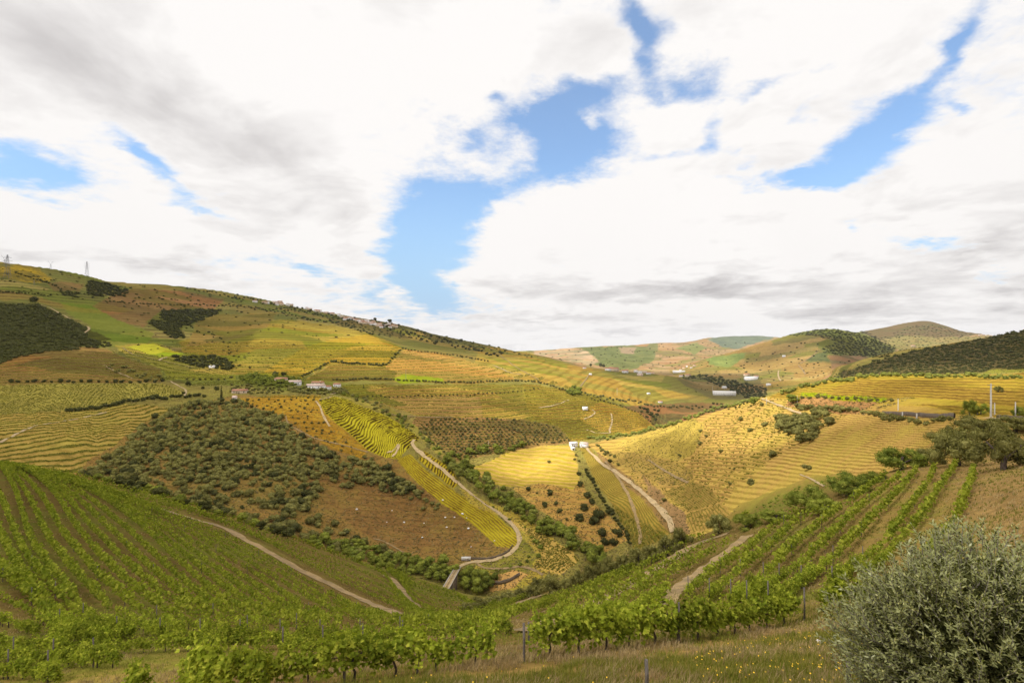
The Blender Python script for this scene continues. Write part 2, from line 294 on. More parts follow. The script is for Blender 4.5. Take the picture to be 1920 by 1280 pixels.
reg([(1465, 630), (1500, 612), (1560, 610), (1620, 618), (1680, 650), (1665, 672), (1600, 668), (1550, 664), (1536, 650), (1558, 632), (1520, 628)], (88, 92, 46), (76, 80, 40), (114, 112, 52), .7, 'h', None, 1700)
reg([(1536, 648), (1560, 632), (1600, 634), (1630, 650), (1600, 660), (1560, 656)], (132, 130, 52), (110, 110, 46), (112, 112, 50), .6, 's', None, 1700)
reg([(1508, 678), (1550, 658), (1556, 678)], (80, 86, 50), (70, 80, 44), (96, 98, 54), .5, 'h', None, 1700)
reg([(1555, 664), (1640, 670), (1648, 678), (1600, 690), (1560, 692)], (176, 146, 100), (150, 122, 82), (150, 130, 86), .4, 's', ('z', 5, .5, .4), 1700)
reg([(1600, 618), (1660, 606), (1735, 598), (1790, 612), (1850, 628), (1800, 634), (1700, 634), (1650, 634)], (108, 88, 58), (96, 78, 50), (78, 78, 44), .9, 'h', None, 3300)
reg([(1640, 634), (1700, 632), (1800, 634), (1860, 632), (1700, 662), (1680, 655)], (138, 122, 72), (126, 112, 60), (92, 94, 52), .9, 'h', None, 3000)
# valley between the left mountain and the far hills
reg([(1260, 700), (1420, 700), (1440, 745), (1400, 760), (1330, 745), (1280, 722)], (112, 98, 60), (98, 84, 50), (92, 86, 48), .6, 'h', ('z', 4, .4, .4), 1400, 2500)
reg([(1170, 792), (1170, 762), (1290, 756), (1370, 756), (1430, 752), (1300, 795)], (128, 96, 58), (108, 80, 48), (92, 78, 44), .6, 'h', ('z', 4, .3, .3), 640, 1600)
reg([(1220, 776), (1290, 776), (1275, 790), (1220, 798)], (82, 74, 42), (100, 96, 52), (92, 80, 46), .5, 'h', ('z', 3, .4, .8), 640, 1600)
reg([(1500, 730), (1440, 730), (1430, 722), (1510, 706), (1540, 718)], (124, 112, 54), (104, 96, 46), (110, 100, 50), .4, 'h', ('z', 3, .4, .4), 440)
# left mountain
LM = [(-400, 300), (1000, 300), (1000, 668), (860, 640), (690, 628), (752, 655), (720, 686), (620, 680), (560, 720), (300, 725), (-400, 725)]
reg(LM, (130, 120, 62), (84, 72, 40), (98, 98, 44), .7, 'h', ('z', 8, .36, .82, 3.), 640)
reg([(235, 540), (345, 545), (420, 560), (400, 580), (310, 590), (270, 612), (190, 600), (160, 580)], (128, 98, 58), (108, 80, 48), (118, 96, 54), .5, 'h', ('z', 7, .4, .85, 3.), 640)
reg([(90, 530), (160, 530), (150, 545), (100, 545)], (134, 106, 62), (104, 84, 50), (110, 92, 50), .5, 'h', ('z', 5, .42, .7), 640)
reg([(600, 590), (740, 600), (990, 662), (1000, 672), (860, 645), (700, 626), (640, 612)], (104, 96, 50), (92, 82, 44), (86, 82, 40), .8, 'h', ('z', 5, .4, .4), 640)
reg([(725, 612), (790, 622), (810, 640), (770, 634)], (150, 132, 62), (120, 106, 52), (120, 112, 50), .5, 'h', ('z', 5, .4, .4), 640)
reg([(900, 652), (960, 648), (1000, 664), (1160, 706), (1300, 745), (1180, 762), (1060, 728), (960, 708), (890, 680)], (196, 170, 78), (168, 140, 64), (176, 160, 66), .5, 's', ('z', 6, .4, .75, 2.), 800)
reg([(110, 566), (170, 572), (220, 600), (290, 625), (270, 648), (190, 650), (150, 640), (170, 610), (130, 590)], (112, 116, 44), (98, 98, 42), (104, 104, 44), .5, 'h', ('z', 3, .4, .5), 640)
reg([(-20, 495), (70, 498), (100, 525), (60, 530), (-20, 512)], (112, 98, 44), (96, 84, 40), (168, 136, 26), .55, 'h', None, 640)
reg([(335, 640), (420, 615), (540, 598), (640, 612), (700, 625), (760, 655), (752, 657), (722, 688), (620, 682), (560, 712), (440, 704), (345, 665)], (178, 162, 64), (126, 104, 46), (154, 144, 52), .5, 's', ('z', 5.5, .36, .82, 2.), 640)
reg([(370, 600), (410, 590), (520, 588), (500, 615), (430, 640), (350, 650)], (126, 108, 50), (104, 86, 44), (110, 98, 46), .5, 'h', ('z', 5.5, .36, .82, 2.), 640)
reg([(490, 700), (560, 655), (620, 636), (690, 627), (752, 652), (745, 668), (718, 684), (620, 680), (560, 712)], (196, 168, 56), (150, 118, 44), (170, 150, 48), .5, 's', ('z', 5., .36, .8, 1.8), 640)
reg([(275, 605), (300, 582), (400, 580), (420, 582), (380, 600), (340, 612), (345, 635), (320, 630)], (84, 84, 34), (72, 74, 30), (98, 94, 40), .6, 'h', None, 640)
reg([(-400, 570), (75, 572), (110, 590), (160, 612), (205, 635), (150, 655), (60, 662), (0, 680), (-400, 740)], (66, 66, 26), (60, 60, 24), (82, 80, 32), .7, 'h', None, 640)
# terraces left
reg([(-400, 690), (0, 680), (60, 660), (155, 650), (200, 655), (240, 672), (300, 690), (305, 715), (0, 722), (-400, 722)], (132, 108, 56), (92, 66, 38), (122, 112, 46), .35, 'h',
    ('g', [(0, [(0, 718), (150, 716), (300, 714)]), (4, [(0, 698), (150, 694), (270, 700)]), (8, [(0, 678), (100, 670), (220, 672)]), (11, [(60, 660), (150, 654), (200, 656)])], .5, .8, 2.2), 500, 1000)
reg([(215, 648), (290, 640), (345, 668), (440, 700), (440, 712), (320, 712), (300, 690), (240, 668)], (140, 126, 52), (110, 88, 44), (134, 130, 44), .4, 'h',
    ('g', [(0, [(300, 714), (430, 712)]), (3, [(250, 670), (340, 690), (430, 702)]), (6, [(230, 652), (330, 668), (420, 694)])], .3, .6, 1), 500, 1100)
reg([(235, 650), (285, 643), (345, 665), (300, 670)], (152, 152, 40), (130, 130, 40), (140, 140, 40), .4, 'h', ('z', 3, .4, .4), 500, 1100)
reg([(-400, 724), (0, 722), (305, 718), (350, 738), (330, 742), (230, 752), (130, 770), (0, 775), (-400, 780)], (140, 128, 58), (112, 100, 46), (124, 118, 50), .3, 'h',
    ('g', [(0, [(0, 772), (82, 726)]), (14, [(75, 772), (104, 726)]), (26, [(125, 768), (150, 726)]), (34, [(180, 764), (215, 724)]), (44, [(240, 752), (252, 724)]), (56, [(300, 745), (290, 722)])], .42, .8), 440, 700)
reg([(-400, 780), (0, 776), (130, 771), (230, 755), (330, 744), (352, 742), (330, 760), (262, 800), (215, 850), (140, 892), (-400, 900)], (134, 114, 50), (164, 134, 70), (104, 104, 36), .5, 'h',
    ('g', [(0, [(0, 862), (90, 850), (180, 842), (240, 838)]), (3, [(0, 838), (70, 825), (130, 816), (200, 815), (260, 812)]), (7, [(0, 808), (100, 800), (180, 806), (270, 795)]), (10, [(0, 795), (80, 785), (160, 785), (290, 765)]), (13, [(0, 781), (120, 777), (330, 748)]), (-3, [(60, 882), (130, 880), (200, 860)])], .34, .85, 1.6), 300, 520)
# brown scrub spur
reg([(120, 900), (262, 800), (340, 760), (440, 742), (600, 742), (640, 790), (700, 850), (760, 860), (840, 930), (940, 1010), (980, 1040), (860, 1060), (700, 1060), (400, 975)], (134, 104, 54), (118, 86, 50), (96, 90, 42), .6, 'h',
    None, 270, 620)
reg([(560, 905), (680, 885), (800, 915), (860, 950), (930, 1020), (960, 1040), (880, 1050), (820, 1058), (740, 1035), (620, 960)], (126, 94, 52), (92, 64, 42), (106, 92, 40), .6, 'h',
    ('g', [(0, [(600, 1000), (760, 1030), (900, 1040)]), (5, [(600, 960), (760, 975), (900, 985)]), (9, [(600, 920), (720, 930), (850, 945)])], .2, .5, .6), 270, 620)
reg([(440, 748), (520, 740), (600, 741), (620, 785), (690, 840), (680, 860), (620, 840), (560, 800), (520, 775), (470, 758)], (204, 156, 54), (172, 118, 48), (180, 156, 50), .5, 's',
    ('g', [(0, [(500, 800), (600, 815), (700, 850)]), (4, [(460, 770), (560, 778), (650, 790)]), (8, [(450, 750), (540, 748), (600, 750)])], .2, .6, .8), 270, 640)
# golden curling terraces
CT = [(4, [(600, 762), (640, 752), (660, 750)]), (0, [(614, 774), (640, 764), (652, 755)]), (-3, [(622, 780), (642, 776), (660, 766), (668, 760)]), (-6, [(634, 793), (648, 789), (655, 778), (672, 772), (690, 763)]),
      (-9, [(654, 806), (664, 802), (668, 790), (684, 779), (704, 770)]), (-12, [(664, 817), (676, 814), (683, 798), (688, 785), (706, 780), (724, 774)]),
      (-15, [(684, 830), (694, 822), (697, 804), (704, 796), (724, 785), (742, 782)]), (-18, [(700, 843), (707, 836), (709, 806), (722, 796), (740, 790)]), (-20, [(712, 846), (715, 830), (716, 806), (734, 798), (752, 790)]),
      (-23, [(726, 850), (724, 836), (722, 812), (742, 803), (760, 797)]), (-27, [(740, 850), (736, 832), (740, 818), (764, 806), (776, 806)]), (-31, [(750, 852), (750, 830), (770, 818), (785, 818)])]
reg([(598, 748), (620, 742), (645, 747), (700, 769), (740, 786), (790, 820), (770, 835), (745, 860), (720, 856), (690, 846), (655, 812), (622, 786), (606, 770)], (216, 198, 56), (84, 60, 26), (200, 190, 36), .4, 's', ('g', CT, .40, 1., 2.2), 300, 640)
reg([(795, 843), (845, 875), (862, 905), (850, 915), (810, 882), (785, 860)], (214, 186, 48), (104, 76, 32), (190, 180, 40), .4, 's',
    ('g', [(0, [(795, 864), (800, 852), (812, 848)]), (-3, [(812, 876), (816, 860), (826, 856)]), (-6, [(826, 888), (830, 870), (838, 866)]), (-9, [(838, 900), (842, 884), (848, 878)])], .45, 1., 1.8), 300, 640)
reg([(742, 858), (770, 850), (800, 880), (860, 925), (930, 965), (975, 1003), (978, 1030), (962, 1030), (930, 1022), (890, 985), (840, 950), (800, 920), (760, 880)], (206, 184, 44), (150, 112, 52), (176, 164, 40), .5, 's',
    ('g', [(0, [(742, 862), (785, 912), (830, 950), (880, 985), (925, 1024)]), (5, [(752, 858), (800, 900), (850, 936), (900, 968), (945, 1012)]), (10, [(770, 852), (815, 885), (870, 925), (930, 966), (972, 1000)])], .4, .95, 1.0), 300, 640)
# flats inside the river bend
reg([(858, 912), (900, 930), (960, 960), (1010, 985), (1085, 1050), (1040, 1080), (960, 1110), (900, 1090), (880, 1062), (960, 1050), (985, 1015), (950, 975), (890, 945)], (160, 136, 56), (126, 100, 46), (120, 118, 44), .6, 'h', None, 270, 480)
reg([(985, 1003), (960, 1040), (885, 1052), (930, 1075), (990, 1078), (1010, 1040)], (106, 104, 40), (120, 100, 46), (140, 120, 54), .5, 'h', None, 270, 480)
reg([(905, 945), (960, 975), (1030, 1010), (1075, 1032), (1085, 1052), (1050, 1078), (1000, 1062), (1015, 1040), (990, 1000), (940, 968)], (184, 150, 78), (118, 104, 42), (150, 130, 60), .35, 'h',
    ('g', [(0, [(1000, 1062), (1040, 1024)]), (6, [(1022, 1070), (1066, 1036)]), (-8, [(1014, 1035), (972, 985)]), (8, [(1070, 1036), (1010, 990)])], .45, .8), 270, 480)
reg([(905, 1082), (960, 1068), (990, 1078), (960, 1105), (920, 1112)], (176, 136, 78), (150, 110, 60), (150, 120, 64), .4, 'h', None, 250, 330)
# knoll with striped terraces
reg([(885, 878), (920, 862), (960, 842), (1010, 836), (1070, 834), (1082, 862), (1086, 900), (1075, 918), (1010, 905), (960, 912), (915, 905)], (226, 186, 98), (196, 180, 46), (206, 172, 80), .4, 's',
    ('g', [(0, [(915, 905), (980, 914), (1080, 924)]), (2.5, [(900, 888), (980, 902), (1085, 905)]), (5, [(925, 870), (1000, 884), (1085, 892)]), (7.5, [(945, 860), (1020, 868), (1085, 878)]), (10, [(975, 848), (1040, 850), (1080, 858)]), (12, [(1000, 838), (1072, 838)])], .45, .9, .8), 380, 640)
reg([(960, 914), (1010, 906), (1075, 918), (1090, 900), (1110, 940), (1180, 1000), (1200, 1030), (1130, 1040), (1060, 985), (1010, 955)], (166, 128, 66), (124, 116, 50), (128, 110, 50), .5, 'h',
    ('g', [(0, [(980, 950), (1100, 960)]), (3, [(980, 916), (1090, 926)])], .3, .5), 330, 640)
# orchard slope
reg([(780, 780), (850, 780), (980, 786), (1045, 797), (1075, 830), (1000, 838), (940, 848), (850, 866), (800, 840), (770, 800)], (188, 148, 88), (120, 88, 50), (160, 138, 66), .4, 's',
    ('g', [(0, [(800, 858), (900, 856), (1000, 840)]), (8, [(790, 815), (900, 818), (1050, 815)]), (14, [(790, 788), (900, 785), (1040, 797)])], .4, .8, 1.5), 500, 740)
reg([(640, 745), (700, 752), (770, 790), (840, 850), (830, 870), (760, 815), (690, 770)], (130, 116, 52), (104, 92, 44), (110, 108, 40), .5, 'h', None, 560, 700)
# centre terraces
reg([(760, 655), (830, 665), (925, 690), (970, 715), (880, 720), (760, 716), (690, 712), (600, 715), (570, 712), (620, 682), (722, 688), (752, 660)], (208, 172, 84), (176, 134, 66), (190, 160, 70), .4, 's', ('z', 4.2, .42, .82, 2.), 640, 1500)
reg([(575, 712), (622, 682), (722, 688), (745, 700), (730, 714), (640, 716)], (168, 144, 62), (124, 96, 48), (150, 136, 54), .5, 's', ('z', 4.2, .4, .85, 2.), 640, 1500)
reg([(735, 710), (760, 702), (830, 710), (832, 716), (745, 718)], (160, 170, 40), (130, 140, 40), (150, 150, 40), .3, 's', None, 640, 1500)
reg([(620, 722), (880, 720), (1010, 722), (1090, 742), (1090, 800), (1040, 797), (980, 786), (850, 780), (780, 778), (700, 750), (640, 742)], (194, 168, 70), (124, 94, 46), (170, 156, 60), .45, 's', ('z', 3.6, .42, .8, 1.6), 600, 1100)
reg([(690, 745), (900, 742), (905, 780), (850, 778), (780, 776)], (146, 122, 60), (98, 74, 42), (130, 116, 50), .45, 'h', ('z', 3.6, .42, .85, 1.6), 600, 1100)
reg([(980, 720), (1060, 730), (1120, 745), (1200, 775), (1225, 800), (1190, 812), (1100, 826), (1070, 826), (1045, 797), (1000, 786), (985, 750)], (192, 164, 62), (126, 92, 46), (176, 158, 56), .4, 's',
    ('g', [(0, [(1070, 822), (1140, 812), (1210, 800)]), (4, [(1055, 800), (1140, 792), (1215, 786)]), (8, [(1040, 780), (1120, 776), (1200, 772)]), (12, [(1000, 758), (1090, 755), (1160, 752)]), (17, [(985, 730), (1060, 733), (1120, 740)])], .36, .85, 1.8), 600, 1200)
# vineyard strips beside the winding road
reg([(1086, 836), (1104, 834), (1128, 870), (1170, 905), (1215, 945), (1258, 990), (1262, 1005), (1190, 1030), (1180, 1010), (1150, 950), (1110, 890)], (188, 156, 70), (112, 112, 40), (170, 146, 64), .3, 's',
    ('g', [(0, [(1100, 845), (1240, 1005)]), (6, [(1086, 845), (1188, 1025)]), (-4, [(1118, 858), (1262, 985)]), (-8, [(1190, 915), (1300, 1000)])], .5, .9), 300, 640)
reg([(1104, 832), (1115, 836), (1150, 870), (1220, 925), (1262, 985), (1300, 1000), (1262, 1005), (1215, 945), (1170, 905), (1128, 870)], (178, 140, 86), (150, 112, 66), (160, 132, 74), .5, 's', None, 280, 640)
# right golden slope
GS = [(1100, 832), (1200, 815), (1300, 782), (1400, 752), (1440, 742), (1560, 755), (1750, 770), (1900, 780), (2400, 720), (2400, 900), (1800, 905), (1620, 960), (1480, 1015), (1340, 1045), (1262, 1020), (1262, 985), (1220, 925), (1150, 870)]
reg(GS, (232, 188, 102), (140, 106, 58), (184, 164, 70), .65, 's',
    ('g', [(0, [(1330, 960), (1420, 975), (1480, 985)]), (5, [(1300, 900), (1400, 915), (1550, 930)]), (12, [(1280, 850), (1400, 855), (1600, 880)]), (20, [(1290, 810), (1400, 808), (1600, 830), (1750, 845)]), (30, [(1380, 760), (1500, 775), (1650, 795), (1800, 800)])], .36, .75, .7), 90, 640)
reg([(1150, 835), (1200, 818), (1300, 784), (1320, 800), (1300, 850), (1270, 865), (1190, 845)], (206, 178, 86), (190, 176, 56), (214, 180, 90), .6, 's',
    ('g', [(0, [(1160, 845), (1300, 850)]), (16, [(1190, 820), (1310, 790)])], .5, .4), 280, 640)
reg([(1125, 848), (1190, 848), (1270, 868), (1300, 880), (1300, 905), (1250, 912), (1200, 890), (1150, 868)], (200, 164, 88), (140, 130, 48), (190, 160, 80), .35, 's',
    ('g', [(0, [(1130, 852), (1200, 882), (1250, 912)]), (14, [(1200, 850), (1260, 872), (1300, 895)])], .5, .65), 260, 640)
reg([(1240, 925), (1300, 902), (1330, 915), (1352, 940), (1290, 960), (1265, 940)], (184, 150, 78), (112, 112, 42), (180, 150, 76), .3, 's',
    ('g', [(0, [(1245, 925), (1290, 958)]), (14, [(1300, 902), (1350, 938)])], .5, .9), 240, 640)
reg([(1284, 965), (1352, 942), (1378, 968), (1330, 992), (1296, 998)], (196, 160, 84), (120, 116, 42), (186, 152, 78), .3, 's',
    ('g', [(0, [(1288, 965), (1300, 998)]), (12, [(1352, 943), (1376, 966)])], .45, .9), 200, 640)
reg([(1205, 885), (1245, 928), (1285, 965), (1292, 1000), (1264, 1000), (1258, 975), (1220, 925)], (180, 142, 94), (150, 112, 66), (166, 134, 84), .4, 's', None, 200, 640)
# upper right terraces
reg([(1440, 745), (1500, 715), (1600, 700), (1750, 700), (2400, 690), (2400, 780), (1900, 785), (1750, 775), (1600, 760)], (196, 160, 66), (116, 84, 44), (160, 150, 40), .5, 's',
    ('g', [(0, [(1500, 735), (1700, 748), (1900, 760)]), (3, [(1500, 722), (1700, 733), (1900, 742)]), (8, [(1550, 708), (1700, 710), (1900, 712)])], .4, .8, .8), 120, 460)
reg([(1500, 737), (1640, 742), (1800, 752), (1920, 762), (1920, 766), (1790, 760), (1640, 752), (1500, 744)], (166, 176, 28), (130, 150, 30), (150, 150, 30), .4, 's', None, 120, 460)
reg([(1480, 746), (1640, 753), (1740, 762), (1790, 772), (1700, 782), (1560, 774), (1470, 762)], (196, 146, 90), (160, 110, 66), (176, 136, 78), .4, 's', None, 120, 460)
reg([(1530, 718), (1600, 690), (1680, 665), (1760, 648), (1850, 633), (1920, 615), (2400, 560), (2400, 700), (1850, 700), (1700, 702), (1560, 712)], (86, 74, 42), (76, 66, 38), (62, 62, 34), .6, 'h', None, 460, 1300)
reg([(1835, 700), (1860, 692), (1960, 690), (1960, 702)], (132, 116, 52), (110, 96, 46), (120, 110, 50), .4, 'h', ('z', 2, .4, .5), 460, 900)
# foreground hillside (under the vines)
reg([(-400, 1000), (700, 1000), (1060, 1040), (1300, 1000), (1500, 900), (2400, 700), (2400, 4000), (-400, 4000)], (126, 104, 56), (96, 92, 30), (96, 100, 36), .8, 'h', None, 0, 110)
reg([(-400, 800), (0, 860), (600, 1010), (900, 1100), (1000, 1100), (1500, 900), (1600, 880), (1600, 1300), (-400, 1300)], (106, 88, 48), (92, 92, 30), (84, 90, 32), .75, 'h', None, 0, 245)
reg([(1560, 870), (1760, 845), (2400, 700), (2400, 1100), (1960, 1150), (1810, 1010), (1800, 900)], (132, 106, 64), (120, 86, 60), (108, 98, 46), .75, 'h', None, 0, 110)
reg([(-400, 1195), (300, 1222), (640, 1290), (1100, 1235), (1300, 1210), (1560, 1165), (1600, 1300), (2400, 1100), (2400, 4000), (-400, 4000)], (146, 118, 66), (120, 100, 50), (104, 108, 34), .8, 'h', None, 0, 24)

patchwork()
# soft transitions on the near slope
def blur(a, n, ax):
    k = n // 2; p = [(0, 0)] * a.ndim; p[ax] = (k + 1, k); c = np.cumsum(np.pad(a, p, 'edge'), ax, dtype=np.float64)
    s1 = [slice(None)] * a.ndim; s2 = list(s1); s1[ax] = slice(2 * k + 1, None); s2[ax] = slice(None, -(2 * k + 1)); return (c[tuple(s1)] - c[tuple(s2)]) / (2 * k + 1)
nearm = (VD < 260) & (STEP == 0) & (cB[..., 3] == 0)
for ar in (cA, cC):
    s_ = ar
    for _ in range(2): s_ = blur(blur(s_, 25, 0), 25, 1)
    ar[nearm] = s_[nearm]

# terraces are cut into the slopes
fr = SPC - np.floor(SPC); du = cA[..., 3]
ris = np.where(fr < du, 0.5 - fr / np.maximum(du, .05), -.5 + (fr - du) / np.maximum(1 - du, .05))
VZ += STEP * (-ris) * .8 * sst(VD, 60, 200)
ROW = HZ - VZ / VD * F                                             # true photo row of each vertex
MINR = np.minimum.accumulate(ROW, 0)

# the slope carries on round the sides and behind the camera
NS = 72; t_ = sst(np.arange(1, NS + 1) / (NS + 1.), 0, 1)[None, :]; a0 = math.atan2(PX[-1] - CX, F); a1 = math.atan2(PX[0] - CX, F) + 2 * math.pi
r0 = VD[:, -1:] / math.cos(a0); r1 = VD[:, :1] / math.cos(a1); ang = a0 + (a1 - a0) * (np.arange(1, NS + 1) / (NS + 1.))[None, :]
rr_ = r0 * (1 - t_) + r1 * t_; zs_ = VZ[:, -1:] * (1 - t_) + VZ[:, :1] * t_
me = bpy.data.meshes.new('hillsides'); WX = np.concatenate([VX, rr_ * np.sin(ang)], 1); WY = np.concatenate([VY, rr_ * np.cos(ang)], 1); WZ = np.concatenate([VZ, zs_], 1)
ext = lambda a: np.concatenate([a, a[:, -1:] * (1 - t_[..., None]) + a[:, :1] * t_[..., None] if a.ndim == 3 else a[:, -1:] * (1 - t_) + a[:, :1] * t_], 1).astype(np.float32)
NW = NC + NS
co = np.stack([WX, WY, WZ], -1).reshape(-1, 3).astype(np.float32)
jj = np.broadcast_to(np.arange(NW)[None], (NR - 1, NW)); kk_ = (jj + 1) % NW; rw = np.arange(NR - 1)[:, None] * NW
fa = np.stack([(rw + jj).ravel(), (rw + kk_).ravel(), (rw + NW + kk_).ravel(), (rw + NW + jj).ravel()], 1).astype(np.int32)
def mesh_from(me, co, fa, smooth=False):
    n = fa.shape[1]; me.vertices.add(len(co)); me.vertices.foreach_set('co', np.ascontiguousarray(co, np.float32).ravel())
    me.loops.add(fa.size); me.loops.foreach_set('vertex_index', np.ascontiguousarray(fa, np.int32).ravel())
    me.polygons.add(len(fa)); me.polygons.foreach_set('loop_start', np.arange(0, fa.size, n, dtype=np.int32))
    me.update(calc_edges=True)
    if smooth: me.polygons.foreach_set('use_smooth', np.ones(len(fa), bool))
    return me
mesh_from(me, co, fa, True)
for nm, ar in (('cA', cA), ('cB', cB), ('cC', cC)):
    a = me.attributes.new(nm, 'FLOAT_COLOR', 'POINT'); a.data.foreach_set('color', ext(ar).ravel())
a = me.attributes.new('sp', 'FLOAT', 'POINT'); a.data.foreach_set('value', ext(SPC).ravel())
ground = bpy.data.objects.new('hillsides', me); COL.objects.link(ground); ground['kind'] = 'structure'

def gz(x, y):
    """terrain height at world x, y"""
    x = np.atleast_1d(np.asarray(x, float)); y = np.maximum(np.atleast_1d(np.asarray(y, float)), .95)
    c = np.clip((CX + F * x / y - PX[0]) / 2.5, 0, NC - 1.001); i = c.astype(int); f = c - i; o = np.zeros(len(x))
    for n in range(len(x)):
        a = np.interp(y[n], VD[:, i[n]], VZ[:, i[n]]); b = np.interp(y[n], VD[:, i[n] + 1], VZ[:, i[n] + 1]); o[n] = a * (1 - f[n]) + b * f[n]
    return o
def at(px, py):
    """the point of the ground seen at a place of the photograph"""
    c = min(max((px - PX[0]) / 2.5, 0), NC - 1.001); i = int(round(c))
    m = MINR[:, i]; k = int(np.searchsorted(-m, -py)); k = min(max(k, 1), NR - 1)
    d0, d1 = VD[k - 1, i], VD[k, i]; r0, r1 = m[k - 1], ROW[k, i]
    t = min(max((r0 - py) / max(r0 - r1, 1e-6), 0), 1); D = d0 + (d1 - d0) * t
    if r0 - r1 > 6: D = d1
    X = (px - CX) / F * D
    return float(X), float(D), float(gz(X, D)[0])

# ------------------------------------------------------------------ ground material
def mat(name): 
    m = bpy.data.materials.new(name); m.use_nodes = True; m.node_tree.nodes.clear(); return m, G(m.node_tree)
def out(g_, sh):
    o = g_.n.new('ShaderNodeOutputMaterial'); g_.l.new(sh, o.inputs[0])
gm, g = mat('ground')
A = g.attr('cA'); B = g.attr('cB'); C = g.attr('cC'); spn = g.attr('sp')
geo = g.n.new('ShaderNodeNewGeometry').outputs['Position']
n1 = g.noise(geo, .012, 11, .74); n2 = g.noise(geo, .09, 9, .76); n3 = g.noise(geo, 1.3, 6, .75); n4 = g.noise(geo, .5, 6, .7)
s = g.m('ADD', spn.outputs['Fac'], g.m('MULTIPLY', g.m('SUBTRACT', n2, .5), .24))
f = g.m('FRACT', s)
du = A.outputs['Alpha']
st = g.m('MULTIPLY', g.m('SUBTRACT', du, f), 9.0); st = g.m('ADD', st, .5, clamp=True)
st2 = g.m('MULTIPLY', f, 12.0, clamp=True); st = g.m('MULTIPLY', st, st2)
brk = g.sm(n2, .38, .54, .2, 1.)
brk = g.m('MAXIMUM', brk, g.m('MULTIPLY', g.m('SUBTRACT', B.outputs['Alpha'], .84), 9., clamp=True))
st = g.m('MULTIPLY', g.m('MULTIPLY', st, B.outputs['Alpha']), brk)
c = g.mix(st, A.outputs['Color'], B.outputs['Color'])
mm = g.m('ADD', g.m('MULTIPLY', n1, .45), g.m('ADD', g.m('MULTIPLY', n2, .35), g.m('MULTIPLY', n4, .2)))
mk = g.m('MULTIPLY', g.sm(mm, .46, .56), C.outputs['Alpha'])
c = g.mix(mk, c, C.outputs['Color'])
edge = g.m('MULTIPLY', g.m('MULTIPLY', g.sm(f, .0, .14, 1., 0.), B.outputs['Alpha']), .30)
c = g.vm('SCALE', c, g.m('ADD', edge, 1.))
val = g.m('ADD', g.m('MULTIPLY', n3, .9), g.m('ADD', g.m('MULTIPLY', n2, 1.25), g.m('MULTIPLY', n1, 1.05)))
val = g.m('MAXIMUM', g.m('SUBTRACT', g.m('MULTIPLY', val, 1.3), 1.08), .25)
c = g.vm('SCALE', c, val)
bs = g.n.new('ShaderNodeBsdfDiffuse'); g.put(bs.inputs[0], c); bs.inputs[1].default_value = .6
bp = g.n.new('ShaderNodeBump'); bp.inputs['Strength'].default_value = .6; bp.inputs['Distance'].default_value = .25
g.put(bp.inputs['Height'], g.m('ADD', n3, g.m('MULTIPLY', n2, 3.)))
g.l.new(bp.outputs[0], bs.inputs['Normal'])
out(g, bs.outputs[0]); me.materials.append(gm)

# ------------------------------------------------------------------ unseen cloud layer overhead, added to shade the hills except in sunlit gaps
LITP = [
 (1.0, [(470, 716), (540, 655), (620, 630), (700, 620), (765, 652), (840, 665), (960, 690), (1000, 760), (760, 720), (620, 716)]),
 (.8, [(350, 700), (380, 640), (520, 600), (650, 610), (700, 625), (540, 700)]),
 (.7, [(880, 660), (1000, 668), (1160, 706), (1330, 748), (1240, 775), (1080, 745), (960, 715)]),
 (1.0, [(690, 712), (1000, 700), (1110, 740), (1240, 790), (1230, 812), (1110, 832), (1085, 850), (1085, 905), (1000, 908), (930, 905), (880, 880), (980, 800), (880, 745), (700, 738)]),
 (.6, [(800, 785), (1000, 780), (1050, 830), (900, 850), (840, 850)]),
 (1.0, [(440, 746), (600, 738), (690, 760), (790, 815), (860, 880), (920, 930), (900, 950), (840, 920), (760, 880), (700, 852), (640, 815), (500, 770)]),
 (.5, [(900, 930), (1000, 985), (1070, 1040), (1000, 1060), (950, 1000)]),
 (1.0, [(1080, 828), (1240, 785), (1440, 738), (1560, 750), (1520, 820), (1380, 880), (1220, 900), (1130, 880)]),
 (.9, [(1130, 870), (1380, 870), (1700, 790), (1760, 800), (1650, 880), (1450, 950), (1280, 1000)]),
 (.9, [(1430, 742), (1500, 700), (1700, 690), (1930, 690), (1930, 750), (1700, 770)]),
 (.8, [(1180, 640), (1330, 640), (1420, 690), (1560, 640), (1560, 700), (1400, 720), (1260, 705)]),
 (.45, [(150, 800), (290, 790), (270, 840), (150, 850)]),
 (.3, [(0, 650), (330, 650), (430, 700), (330, 740), (0, 770)]),
]
gx, gy = np.meshgrid(np.arange(-100, 2021, 5.), np.arange(560, 1290, 5.))
lm = np.zeros(gx.shape)
for w_, p in LITP: lm = np.maximum(lm, inpoly(gx, gy, p) * w_)
for ax, n in ((1, 9), (0, 5), (1, 9), (0, 5)):
    lm = np.apply_along_axis(lambda r: np.convolve(np.pad(r, n // 2, 'edge'), np.ones(n) / n, 'valid'), ax, lm)
def litmask(px, py):
    c = np.clip((px + 100) / 5, 0, gx.shape[1] - 1.01); r = np.clip((py - 560) / 5, 0, gx.shape[0] - 1.01); i = c.astype(int); j = r.astype(int); a = c - i; b = r - j
    v = (lm[j, i] * (1 - a) + lm[j, i + 1] * a) * (1 - b) + (lm[j + 1, i] * (1 - a) + lm[j + 1, i + 1] * a) * b
    return np.where((px < -100) | (px > 2020) | (py < 560), 0, v)
HC = 1600.
ux = np.arange(-4600, 2600, 22.); uy = np.arange(-3200, 2340, 22.); UX, UY = np.meshgrid(ux, uy)
t = np.full(UX.shape, (HC + 60) / SDIR[2])
